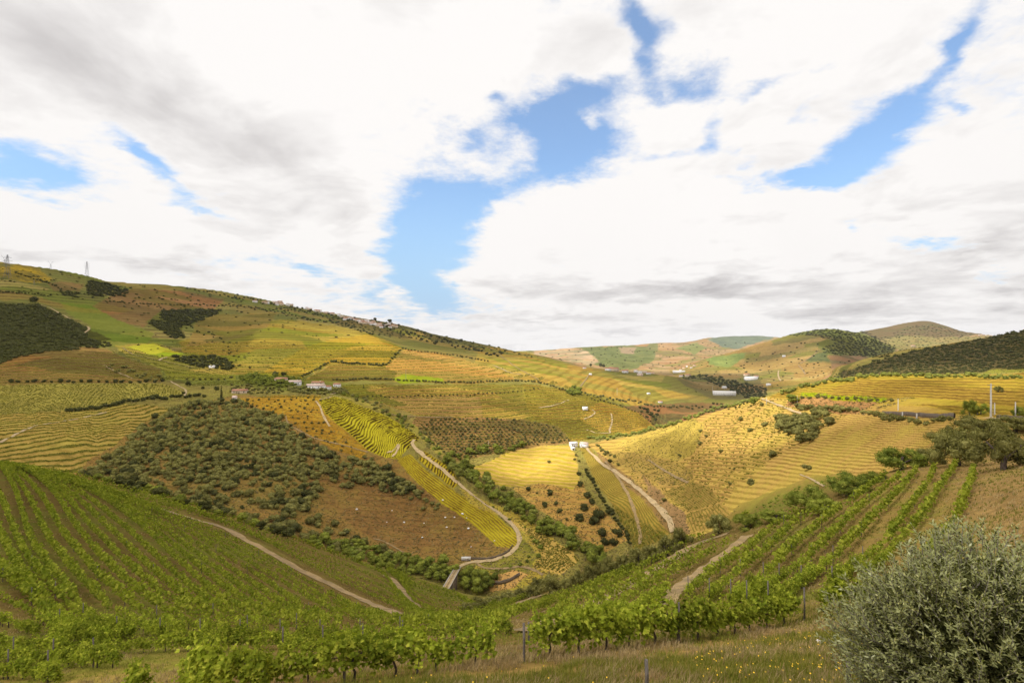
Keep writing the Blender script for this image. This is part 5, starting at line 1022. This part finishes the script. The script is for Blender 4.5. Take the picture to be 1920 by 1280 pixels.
# vine rows of the middle distance: small clumps along the cut terraces
vis = (ROW <= MINR + .6) & (VD > 270) & (VD < 1150) & (cB[..., 3] > .55) & (VPX > -20) & (VPX < 1940)
fr2 = SPC - np.floor(SPC); on = vis & (fr2 > cA[..., 3] + .06) & (fr2 < .92); grn_ = cA[..., 0] < 2
ix = np.nonzero(on.ravel())[0]; k = RNG.choice(len(ix), min(34000, len(ix)), replace=False); ix = ix[k]
px_, py_ = VPX.ravel()[ix], ROW.ravel()[ix]
lowv = inpoly(px_, py_, [(-50, 690), (350, 640), (760, 650), (1000, 700), (1240, 790), (1100, 830), (1080, 910), (1260, 1010), (1080, 1080), (900, 1040), (700, 850), (620, 745), (350, 745), (150, 895), (-50, 900)])
lowv &= ~inpoly(px_, py_, [(880, 880), (1000, 830), (1085, 830), (1095, 920), (1000, 930), (880, 905)])
lowv &= ~inpoly(px_, py_, [(595, 745), (700, 760), (800, 815), (870, 880), (990, 1000), (980, 1045), (940, 1040), (840, 960), (740, 880), (690, 850), (610, 790)])
gsv = inpoly(px_, py_, [(1150, 850), (1440, 745), (1600, 755), (1750, 790), (1700, 860), (1480, 950), (1340, 1000), (1240, 960)]) & (RNG.uniform(size=len(px_)) < .28)
ix = ix[lowv | gsv]
wv = .8 + .0019 * VD.ravel()[ix]
merge('terrace_vines', list(zip(VX.ravel()[ix], VD.ravel()[ix], VZ.ravel()[ix], wv)), 'bit', M_ROWS, 'low green vines lining the terraces of the valley slopes', 'vineyard', None, .6)
vis2 = (ROW <= MINR + .6) & (VD > 240) & (VD < 700) & (cB[..., 3] < .7) & (VPX > -20) & (VPX < 1940)
for nm_, m_, n_ in (('ground_tufts', M_OLIVE2, 9000), ('dry_tufts', M_DRYB, 9000)):
    ix = np.nonzero(vis2.ravel())[0]; ix = ix[RNG.choice(len(ix), n_, replace=False)]
    merge(nm_, list(zip(VX.ravel()[ix], VD.ravel()[ix], VZ.ravel()[ix], RNG.uniform(.5, 1.0, len(ix)) + .0009 * VD.ravel()[ix])), 'bit', m_, 'low green tufts over the valley slopes' if m_ is M_OLIVE2 else 'dry straw tufts over the valley slopes', 'ground cover', None, .5)
flush({'tree': 262, 'shrub': 300})

# ------------------------------------------------------------------ buildings
def house_parts(w, d, h, rh, wall=M_WHITE, roof=M_TILE, nw=3, door=True, hip=False):
    R = {'wall': newmesh('wall', *join([box(-w / 2, w / 2, -d / 2, d / 2, -1.5, h)]), wall)}
    ov = .35; a = w / 2 + ov; b = d / 2 + ov; i = (w * .3 if hip else 0)
    v = np.array([(-a, -b, h - .1), (a, -b, h - .1), (a, b, h - .1), (-a, b, h - .1), (-a + i, 0, h + rh), (a - i, 0, h + rh), (-a, -b, h + .08), (a, -b, h + .08), (a, b, h + .08), (-a, b, h + .08)], float)
    f = np.array([(0, 1, 7, 6), (1, 2, 8, 7), (2, 3, 9, 8), (3, 0, 6, 9), (6, 7, 5, 4), (8, 9, 4, 5), (0, 3, 2, 1)])
    gb = np.array([(7, 8, 5, 5), (9, 6, 4, 4)])
    v = np.concatenate([v, [(a, 0, h + .08), (-a, 0, h + .08)]]); gb = np.array([(7, 10, 5, 10), (10, 8, 5, 10)])[:0]
    f2 = np.array([(7, 10, 8, 5), (9, 11, 6, 4)])
    R['roof'] = newmesh('roof', v, np.concatenate([f, f2]), roof)
    ws = []
    for k in range(nw):
        x = -w / 2 + w * (k + .5) / nw
        if door and k == nw // 2: continue
        ws.append((x, -d / 2 - .04, h * .55))
    R['windows'] = ws; R['dz'] = h; R['d'] = d; R['door'] = door; R['w'] = w
    return R
WM = newmesh('window', *join([box(-.5, .5, -.05, .05, -.65, .65), box(-.6, .6, -.12, .05, -.75, -.66)]), M_GLASS); DM = newmesh('door', *box(-.55, .55, -.05, .05, 0, 2.1), M_BARK)
CHM = newmesh('chimney', *box(-.35, .35, -.35, .35, -1, 1.2), M_WHITE)
def house(loc, rz, R, label, cat='house', group=None, chim=False):
    e = empty('house', loc, rz); obj('wall', R['wall'], e); r = obj('roof', R['roof'], e)
    if chim: obj('chimney', CHM, r, (R['w'] * .2, 0, R['dz'] + 1.2))
    for x, y, z in R['windows']: obj('window', WM, e, (x, y, z))
    if R['door']: obj('door', DM, e, (0, -R['d'] / 2 - .04, 0))
    return tag(e, label, cat, group)
def hp(px, py): return at(px, py)
# farmhouse
A1 = house_parts(15, 9, 5, 2.0, M_WHITE, M_TILE2, 4); A2 = house_parts(24, 9, 4.6, 2.2, M_WHITE, M_TILE2, 6); A3 = house_parts(9, 7, 4, 1.6, M_WHITE, M_TILE, 2)
A4 = house_parts(16, 8, 3.4, 1.8, M_CREAM, M_TILE, 3); HUT = house_parts(4, 4, 3, 2.2, M_WHITE, M_TILE2, 1)
for px, py, R, rz, lb in [(553, 722, A1, .12, 'large white farmhouse at left among green trees'), (592, 729, A2, -.08, 'long white farm building with pale roof right of the farmhouse'), (596, 721, A4, 0, 'red roofed barn behind the long white building'), (614, 730, A3, .1, 'small white annex at the right end of the farm'), (632, 725, A3, 0, 'white cottage with red roof beside the farm road'), (527, 714, A4, .1, 'low pale building half hidden behind the garden trees'), (440, 750, HUT, .2, 'tiny white hut with pointed roof by the cypress'), (450, 737, A4, .2, 'ruined tan farm shed on the terraces left of the farm')]:
    house(hp(px, py), rz, R, lb, 'house', None, chim=px < 600 and px > 530)
# sheds by the winding road
B1 = house_parts(8, 6, 4.4, 1.2, M_WHITE, M_WHITE, 2); B2 = house_parts(8, 7, 4.6, 1.4, M_WHITE, M_TILE2, 2); B3 = house_parts(4, 4, 2.2, .8, M_WHITE, M_WHITE, 1)
house(hp(1075, 837), .25, B1, 'white square house left of the other at the head of the winding road'); house(hp(1095, 838), -.5, B2, 'white house with pale tiled roof at the head of the winding road'); house(hp(1074, 843), .2, B3, 'tiny white shed just below the two white houses', 'shed')
# far buildings
C1 = house_parts(62, 14, 10, 3, M_WHITE, M_WHITE, 10); C2 = house_parts(52, 22, 12, 5, M_WHITE, M_WHITE, 8); C3 = house_parts(26, 13, 9, 4, M_CREAM, M_TILE, 4); C4 = house_parts(18, 11, 7, 3.5, M_WHITE, M_TILE, 3); C5 = house_parts(14, 10, 6, 2.5, M_WHITE, M_WHITE, 2)
house(hp(1358, 741), -.25, C1, 'long white winery shed on the shaded slope', 'shed'); house(hp(1408, 713), 0, C2, 'large white building on the hillside across the valley')
for px, py, R, lb in [(1400, 705, C3, 'tan building just above the large white one'), (1418, 708, C4, 'small white house right of the large white building'), (1441, 723, C5, 'small white house low on the far slope'), (1358, 728, C5, 'tiny white shed in the far fields'), (1146, 692, C3, 'red roofed mansion on the far ridge'), (1152, 696, C3, 'second red roofed house of the far ridge mansion'), (1172, 699, C4, 'white house with red roof right of the ridge mansion'), (1140, 695, C4, 'small tan house left of the ridge mansion'), (1107, 703, C5, 'white hut on the ridge track'), (1096, 691, C4, 'low red roofed house at the left end of the ridge'), (1216, 739, C5, 'white hut alone in the golden fields'), (1238, 755, C4, 'red roofed hut on the ridge road'), (1097, 768, C5, 'small white hut among the round terraces'), (1273, 699, C1, 'long white house in the hamlet across the valley'), (1290, 706, C3, 'tan house of the hamlet'), (1277, 706, C4, 'red roofed house of the hamlet'), (1712, 650, C3, 'tan house in the high far valley'), (1470, 669, C5, 'tiny white house high on the far slope'), (398, 690, C5, 'white hut at the edge of the dark grove')]:
    o = house(hp(px, py), RNG.uniform(-.3, .3), R, lb)
    if px in (1107, 1216, 1238, 1097, 1096, 398): o.scale = (.55, .55, .55)
VH = [house_parts(13, 9, 6, 2.5, M_WHITE, M_TILE, 2), house_parts(16, 10, 7.5, 3, M_CREAM, M_TILE, 3), house_parts(11, 9, 8, 2.2, M_WHITE, M_TILE2, 2), house_parts(18, 9, 5, 2.5, M_CREAM, M_TILE2, 3)]
vp = P4(450, 540, 4.8, [(135, 122), (222, 135), (250, 138), (312, 128), (335, 135), (360, 132), (430, 155), (455, 152), (330, 150), (370, 150), (600, 185), (625, 190), (680, 205), (700, 210), (720, 212), (775, 222), (815, 232), (830, 236), (890, 245), (920, 262), (945, 283), (960, 275), (985, 280), (1000, 270), (1030, 285), (1050, 295), (1070, 300), (1085, 290), (1105, 305), (1125, 318), (1150, 300), (1160, 312), (1185, 328), (1200, 312), (1215, 330), (1240, 338), (1260, 345), (1255, 330), (1290, 345), (1330, 335), (1350, 350), (1380, 342), (1340, 330), (1175, 318), (1270, 352), (1400, 350), (1130, 300), (1090, 312)])
vp += [(1276 + a, 693 + b) for a, b in ((0, 0), (6, -3), (12, -6), (-12, 2), (20, -4), (26, -8))] + [(1200, 699), (1208, 698), (1216, 700), (1224, 699), (1192, 697), (1200, 703)] + [(1836, 627), (1842, 627.3), (1849, 627.6), (1856, 628)]
for i, t in enumerate(vp):
    far = t[0] > 1000
    house(hp(t[0], t[1] + 1.5), RNG.uniform(-.6, .6), VH[i % 4], 'small pale house of the distant valley villages' if far else 'small red roofed house of the hilltop village on the mountain', 'house', 'houses of the distant valley villages' if far else 'houses of the hilltop village')

# footbridge
a_ = at(858, 1066); n_ = at(838, 1106); A_ = np.array(a_) + (0, 0, .8); D0 = 280.; B_ = np.array([(835 - CX) / F * D0, D0, (HZ - 1104) / F * D0])
b0 = A_; b1 = B_; d_ = (b1 - b0)[:2]; ln = float(np.linalg.norm(d_)); rz = math.atan2(d_[1], d_[0]); pitch = math.atan2(b1[2] - b0[2], ln); ln3 = math.hypot(ln, b1[2] - b0[2])
br = empty('bridge', tuple(b0)); br.rotation_euler = (0, -pitch, rz); tag(br, 'narrow straight bridge with two pale wheel tracks over the wooded river', 'bridge')
obj('deck', newmesh('deck', *box(-2, ln3 + 2, -1.9, 1.9, -.8, 0), M_TRACK), br)
for s_ in (-1.15, 1.15): obj('wheel_track', newmesh('wheel_track', *box(-2, ln3 + 2, s_ - .62, s_ + .62, .003, .06), M_ROAD), br)
for s_ in (-1.85, 1.85): obj('kerb', newmesh('kerb', *box(-2, ln3 + 2, s_ - .15, s_ + .15, .004, .35), M_CONC), br)
for x in (.25, .62): obj('pier', newmesh('pier', *box(ln3 * x - .8, ln3 * x + .8, -1.6, 1.6, -16, -.8), M_STONE), br)
# notice board beside the road
p = at(874, 1052); bd = empty('billboard', (p[0], p[1], p[2]), .04); tag(bd, 'long white sign board with a faint line of lettering beside the dirt road', 'sign')
obj('panel', newmesh('panel', *box(-3, 3, -.06, .06, .9, 3.2), M_WHITE), bd); obj('border', newmesh('border', *box(-3.05, 3.05, -.09, .09, .7, .9), plain('purple_grey', (.16, .11, .17), .1)), bd)
LM_ = plain('faint_lettering', (.5, .47, .48), .05); x = -2.2; bx = []
for w in (.5, .22, .28, .2, .3, .22, .34, .26, .2, .3, .22, .4): bx.append(box(x, x + w * .75, -.075, -.06, 1.85, 2.15)); x += w + .05
obj('lettering', newmesh('lettering', *join(bx), LM_), bd)
for x in (-2.6, 2.6): obj('leg', newmesh('leg', *box(x - .08, x + .08, -.05, .05, -.6, .7), M_STEEL), bd)

# pylons
def pylon(px, py, hpx, kind, label):
    p = at(px, py); h = hpx * p[1] / F; e = empty('pylon', p, .3); tag(e, label, 'pylon'); bw = h * .09; w = h * .006; ps = []
    lv = [0, .2, .38, .54, .68, .8, .9, 1.0]; rd = [bw * (1 - .86 * t) for t in lv]
    if kind == 'v': lv = [0, .2, .4, .6]; rd = [bw, bw * .75, bw * .5, bw * .25]
    cor = lambda k, i: (rd[k] * (1 if i in (0, 3) else -1), rd[k] * (1 if i < 2 else -1), lv[k] * h - (h * .03 if k == 0 else 0))
    for k in range(len(lv) - 1):
        for i in range(4): ps.append(beam(cor(k, i), cor(k + 1, i), w)); ps.append(beam(cor(k, i), cor(k + 1, (i + 1) % 4), w * .6)); ps.append(beam(cor(k + 1, i), cor(k + 1, (i + 1) % 4), w * .6))
    obj('tower', newmesh('tower', *join(ps), M_STEEL), e)
    if kind == 'v':
        obj('head', newmesh('head', *join([beam((0, 0, .58 * h), (s_ * .22 * h, 0, .92 * h), w * 1.4) for s_ in (-1, 1)] + [beam((-.34 * h, 0, .86 * h), (.34 * h, 0, .86 * h), w), beam((-.22 * h, 0, .92 * h), (-.22 * h, 0, 1.0 * h), w), beam((.22 * h, 0, .92 * h), (.22 * h, 0, h), w)]), M_STEEL), e)
    else:
        for z, l in ((.62, .16), (.74, .18), (.87, .15)): obj('arm', newmesh('arm', *join([beam((-l * h, 0, z * h), (l * h, 0, z * h), w), beam((-l * h, 0, z * h), (0, 0, (z + .05) * h), w * .7), beam((l * h, 0, z * h), (0, 0, (z + .05) * h), w * .7)]), M_STEEL), e)
pylon(14, 522, 44, 't', 'tall lattice pylon nearest the left edge'); pylon(95, 506, 18, 'v', 'small forked pylon on the left skyline'); pylon(163, 520, 30, 't', 'lattice pylon with three arms on the skyline'); pylon(64, 536, 12, 't', 'small pylon on the slope below the skyline')
pylon(9, 500, 22, 'v', 'forked pylon just behind the tallest one')
# poles
def pole(px, py, hpx, label, r=.14, lean=0., arms=0, m=M_CONC):
    p = at(px, py); h = hpx * p[1] / F; e = empty('utility_pole', p); e.rotation_euler = (0, lean, 0); tag(e, label, 'pole')
    obj('pole', newmesh('pole', *tube([(0, 0, -.5), (0, 0, h)], [r * 1.3, r * .8], 8), m), e)
    for k in range(arms): obj('crossarm', newmesh('crossarm', *box(-.9, .9, -.06, .06, h - .5 - k * .7, h - .38 - k * .7), M_STEEL), e)
pole(1858, 783, 64, 'tall concrete utility pole beside the road at right', .2, 0, 1); pole(1904, 783, 30, 'concrete post at the right edge of the road'); pole(1865, 777, 22, 'short concrete post just right of the tall pole')
pole(1833, 777, 26, 'leaning pale pole beside the dark pine', .12, -.32); pole(1684, 769, 22, 'white post standing on the pale bank'); pole(1692, 782, 10, 'low stone pillar in the terrace wall, left one', .25); pole(1719, 784, 10, 'low stone pillar in the terrace wall, right one', .25)
pole(1437, 758, 14, 'thin pole on the crest of the sunny ridge', .1); pole(916, 846, 20, 'thin pale pole standing on the striped knoll', .12); pole(761, 712, 20, 'dark thin pole above the olive line', .2, 0, 0, M_STEEL); pole(1157, 741, 14, 'pale pole in the golden fields beyond the ridge road', .22)
pole(1336, 736, 12, 'pale pole left of the long winery shed', .3); pole(1495, 755, 14, 'white post right of the glossy green tree', .08)
# white boulders on the brown slope
v, f = ball((0, 0, .2), .8, .5, np.random.default_rng(3), .3); RM = newmesh('boulder', v, f, M_WHITE)
for t in P4(780, 860, 6, [(303, 466), (330, 660), (435, 658), (523, 620), (570, 665), (345, 770), (590, 786), (90, 724), (70, 885), (883, 920), (620, 990)]) + P4(400, 780, 4, [(1340, 708), (1075, 700), (1300, 795), (1430, 797)]):
    o = obj('boulder', RM, None, at(t[0], t[1])); s_ = RNG.uniform(.5, 1.2); o.scale = (s_, s_, s_); o.rotation_euler = (0, 0, RNG.uniform(0, 6)); tag(o, 'white boulder on the bare brown slope above the bridge', 'rock', 'white boulders on the brown slope')
v, f = ball((0, 0, .05), .22, .09, np.random.default_rng(5), .4); o = obj('stone', newmesh('stone', v, f, M_WHITE), None, at(1537, 1206)); o.scale = (.3, .65, .6); tag(o, 'pale flat stone lying in the flowery grass left of the olive bush', 'stone')
# dry stone walls
def wall(pts, h, label):
    P = np.array([at(*p) for p in catmull(pts, 6)]); V = []; n = len(P)
    for x, y, z in P:
        k = RNG.uniform(.88, 1.1); V += [(x, y - .3, z - .5), (x, y - .3, z + h * k), (x, y + .3, z + h * k), (x, y + .3, z - .5)]
    i = np.arange(n - 1) * 4; F_ = np.concatenate([np.stack([i + k, i + k + 4, i + (k + 1) % 4 + 4, i + (k + 1) % 4], 1) for k in range(4)])
    tag(obj('stone_wall', newmesh('stone_wall', np.array(V), F_, M_STONE)), label, 'wall')
wall([(1655, 776), (1700, 779), (1750, 783), (1790, 784)], 1.5, 'long dry stone wall under the pale bank at right'); wall([(905, 1092), (930, 1095), (955, 1090), (975, 1078)], 2., 'curved stone wall round the small river field')
wall([(1870, 783), (1925, 787)], .8, 'low dark parapet along the road at the right edge'); wall([(880, 968 + 80), (920, 1047), (950, 1036), (962, 1022)], 1.2, 'stone bank above the bend of the dirt road')

# ------------------------------------------------------------------ the large olive bush at the right, near
r = np.random.default_rng(77); Cb = np.array([5.80, 6.25, -3.75]); Rb = np.array([1.72, 1.4, 1.5]); base = np.array([5.7, 6.5, float(gz(5.7, 6.5)[0]) - .1])
LV = []; LD_ = []; TW = []
NT_ = 2600; dd = r.normal(size=(NT_, 3)); dd /= np.linalg.norm(dd, axis=1, keepdims=True)
bump = 1 + .14 * vn(dd[:, 0] * 2.2 + 3, dd[:, 2] * 2.2 + dd[:, 1] * 2, 9); rad = r.uniform(.55, 1.0, NT_) ** .6
tips = Cb + dd * Rb * (bump * rad)[:, None]; kk = tips[:, 2] > -5.2; tips = tips[kk]; dd = dd[kk]
for t_, d_ in zip(tips, dd):
    o_ = d_ * .9 + np.array([-.12, 0, .65]) + r.normal(0, .28, 3); o_ /= np.linalg.norm(o_); l = r.uniform(.3, .52); c0 = t_ - o_ * l
    m_ = c0 + (t_ - c0) * .5 + r.normal(0, .03, 3); TW.append(tube([c0, m_, t_], [.006, .004, .002], 3))
    n = 26; s_ = np.repeat(np.linspace(.05, 1.0, n // 2), 2); pt = np.where(s_[:, None] < .5, c0 + (m_ - c0) * (s_ * 2)[:, None], m_ + (t_ - m_) * (s_ * 2 - 1)[:, None])
    side = np.cross(o_, r.normal(size=3)); side /= np.linalg.norm(side); s2 = np.cross(o_, side); sg = np.where(np.arange(n) % 2 == 0, 1, -1); tw = (np.arange(n) // 2 % 2)[:, None]
    lat = (side * (1 - tw) + s2 * tw) * sg[:, None]; LV.append(pt); LD_.append(o_ * .75 + lat * .75 + r.normal(0, .18, (n, 3)))
P_ = np.concatenate(LV); D_ = np.concatenate(LD_); D_ /= np.linalg.norm(D_, axis=1, keepdims=True); n = len(P_); sd = np.cross(D_, r.normal(size=(n, 3)) * .6 + np.array([0, 0, 1])); sd /= np.linalg.norm(sd, axis=1, keepdims=True)
ls = r.uniform(.045, .075, n)[:, None]; lw = ls * .16; q4 = np.stack([P_, P_ + D_ * ls * .45 - sd * lw, P_ + D_ * ls, P_ + D_ * ls * .45 + sd * lw], 1).reshape(-1, 3)
bush = empty('olive_bush', tuple(base)); tag(bush, 'large dense olive bush with narrow silvery leaves in the bottom right corner', 'bush')
def bobj(name, v, f, m): return obj(name, newmesh(name, v - base, f, m), bush)
bobj('foliage', q4, np.arange(4 * n).reshape(-1, 4), M_BUSH)
for i in range(26):
    t_ = tips[int(r.integers(len(tips)))]; e_ = Cb + (t_ - Cb) * .8; m_ = base + (e_ - base) * .5 + np.array([0, 0, -.1]) + r.normal(0, .12, 3); TW.append(tube([base + r.normal(0, .08, 3) * (1, 1, 0), m_, e_], [.03, .018, .007], 6))
bobj('branches', *join(TW), M_TWIG)
v_, f_ = join([ball(tuple(Cb + np.array([a * .55, .15, -.35 + b])), .8, .8, r, .3) for a, b in ((-1, -.2), (0, .1), (1.2, .2), (.1, -.8))]); v2, q2 = [], []
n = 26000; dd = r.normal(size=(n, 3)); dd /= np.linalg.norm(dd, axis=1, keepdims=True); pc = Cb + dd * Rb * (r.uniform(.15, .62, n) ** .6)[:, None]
v_, f_ = quadset(pc, r.normal(size=(n, 3)), r.uniform(.06, .11, n), .4, r); bobj('inner_foliage', v_, f_, M_DARK)  # inner leaves take a darker colour to deepen the shade inside

# ------------------------------------------------------------------ grass and flowers on the near ground
def grassmat(name, c1, c2, c3):
    return foliage(name, c1, c2, c3, 1.2, 9., .35)
M_DRY = grassmat('dry_grass', (.30, .20, .10), (.42, .31, .16), (.20, .14, .075)); M_GRN = grassmat('green_grass', (.13, .14, .022), (.19, .185, .035), (.27, .23, .06))
def grass(name, poly, n, hgt, m, label, thr, sign, dmax=60, splay=.5):
    x = []; 
    xs = RNG.uniform(-30, 42, n * 6); ys = 4.5 * (dmax / 4.5) ** RNG.uniform(0, 1, n * 6); xs = (RNG.uniform(-100, 2020, n * 6) - CX) / F * ys
    px = CX + F * xs / ys; z = (HZ - base_py(px, ys)) / F * ys; py = HZ - z / ys * F
    k = inpoly(px, py, poly); xs, ys = xs[k], ys[k]; nn_ = fbm(xs / 2.2, ys / 2.2, 3, 61) + .3 * fbm(xs * 1.5, ys * 1.5, 2, 62); k = (nn_ * sign > thr); xs, ys = xs[k][:n], ys[k][:n]; zs = gz(xs, ys); m_ = len(xs)
    nb = 5; X = np.repeat(xs, nb) + RNG.normal(0, .05, m_ * nb); Y = np.repeat(ys, nb) + RNG.normal(0, .05, m_ * nb); Z = np.repeat(zs, nb) - .02; h = hgt * RNG.uniform(.4, 1.25, m_ * nb); a = RNG.uniform(0, 6.28, m_ * nb); ln = RNG.uniform(.1, splay, m_ * nb) * h; w = .004 + Y * .00035
    b = np.stack([X, Y, Z], 1); sd = np.stack([np.cos(a), np.sin(a), a * 0], 1); ld = np.stack([np.sin(a) * ln + .25 * ln, -np.cos(a) * ln, h * 0], 1); up = np.array([0, 0, 1.])
    V = np.stack([b - sd * w[:, None], b + sd * w[:, None], b + sd * w[:, None] * .7 + ld * .4 + up * (h * .6)[:, None], b - sd * w[:, None] * .4 + ld * .4 + up * (h * .6)[:, None], b + ld + up * h[:, None] + sd * w[:, None] * .15, b + ld + up * h[:, None] - sd * w[:, None] * .15], 1).reshape(-1, 3)
    i = np.arange(m_ * nb)[:, None] * 6; Fq = np.concatenate([i + [0, 1, 2, 3], i + [3, 2, 4, 5]])
    tag(obj(name, newmesh(name, V, Fq, m)), label, 'grass', None, 'stuff'); return xs, ys, zs
NEARG = [(-100, 1225), (300, 1232), (560, 1240), (700, 1232), (900, 1220), (1100, 1200), (1300, 1185), (1500, 1150), (1700, 1080), (2000, 1000), (2020, 1700), (-100, 1700)]
grass('dry_grass', NEARG, 15000, .17, M_DRY, 'straw coloured dry grass tufts on the near ground', -.08, -1, 30, .9)
gx_, gy_, gz_ = grass('green_grass', [(620, 1290), (760, 1275), (1010, 1262), (1060, 1245), (1300, 1228), (1450, 1195), (1560, 1180), (1620, 1200), (1700, 1700), (500, 1700)], 16000, .16, M_GRN, 'green grass patches in front of the vines', -.42, 1, 26, .6)
SLOPE = [(-100, 880), (0, 885), (250, 925), (600, 1040), (880, 1125), (1060, 1105), (1300, 1010), (1560, 930), (1760, 880), (2000, 830), (2020, 1250), (1100, 1235), (500, 1300), (-100, 1300)]
grass('bank_grass', [(1560, 870), (1760, 850), (2010, 800), (2010, 1100), (1820, 1040), (1790, 900)], 7000, .2, M_DRY, 'dry grass and weeds on the bare bank at the right', -.2, -1, 95, .8)
grass('right_slope_grass', [(1060, 1110), (1300, 1010), (1560, 930), (1760, 880), (2010, 860), (2010, 1080), (1800, 1060), (1560, 1180), (1200, 1220), (1000, 1200)], 9000, .2, M_GRN, 'green grass strips between the vine rows on the right hand slope', -.15, 1, 95, .6)
grass('slope_weeds', SLOPE, 9000, .16, M_GRN, 'green weeds between the vine rows of the near slope', .1, 1, 110, .6)
grass('slope_straw', SLOPE, 12000, .16, M_DRY, 'dry straw between the vine rows of the near slope', .05, -1, 110, .8)
k = RNG.uniform(size=len(gx_)) < .05; fx, fy, fz = gx_[k], gy_[k], gz_[k]; kk = (CX + F * fx / fy > 1300) | (RNG.uniform(size=len(fx)) < .08)
fx, fy, fz = fx[kk], fy[kk], fz[kk]; v, f = quadset(np.stack([fx, fy, fz + RNG.uniform(.1, .2, len(fx))], 1), RNG.normal(0, .4, (len(fx), 3)) + [0, -.5, 1], np.full(len(fx), .035), 1.)
tag(obj('wildflowers', newmesh('wildflowers', v, f, plain('yellow_petals', (.80, .48, .02), .1))), 'tiny yellow wildflowers scattered through the near grass', 'flowers', None, 'stuff')

# ------------------------------------------------------------------ the air
v, f = box(-16500, 16500, -16500, 16500, -900, 520)
hm = bpy.data.materials.new('haze'); hm.use_nodes = True; hn = hm.node_tree; hn.nodes.clear()
pv_ = hn.nodes.new('ShaderNodeVolumePrincipled'); pv_.inputs['Density'].default_value = 2.8e-5; pv_.inputs['Color'].default_value = (.93, .95, 1, 1)
ho = hn.nodes.new('ShaderNodeOutputMaterial'); hn.links.new(pv_.outputs[0], ho.inputs['Volume'])
tag(obj('haze', newmesh('haze', v, f, hm)), 'thin pale haze between the hills', 'haze', None, 'stuff')

# neighbours of a small group are told apart by their order
ORD = 'first second third fourth fifth sixth seventh eighth ninth tenth eleventh twelfth thirteenth fourteenth fifteenth sixteenth seventeenth eighteenth nineteenth twentieth twenty-first twenty-second twenty-third twenty-fourth twenty-fifth twenty-sixth twenty-seventh twenty-eighth twenty-ninth thirtieth'.split()
gr = {}
for o in COL.objects:
    if o.parent is None and o.get('group'): gr.setdefault(o['group'], []).append(o)
for k_, l_ in gr.items():
    if 2 <= len(l_) <= 30:
        l_.sort(key=lambda o: o.location.x / o.location.y)
        for i, o in enumerate(l_):
            w_ = (ORD[i] + ' from the left, ' + o['label']).split()
            o['label'] = ' '.join(w_[:16])
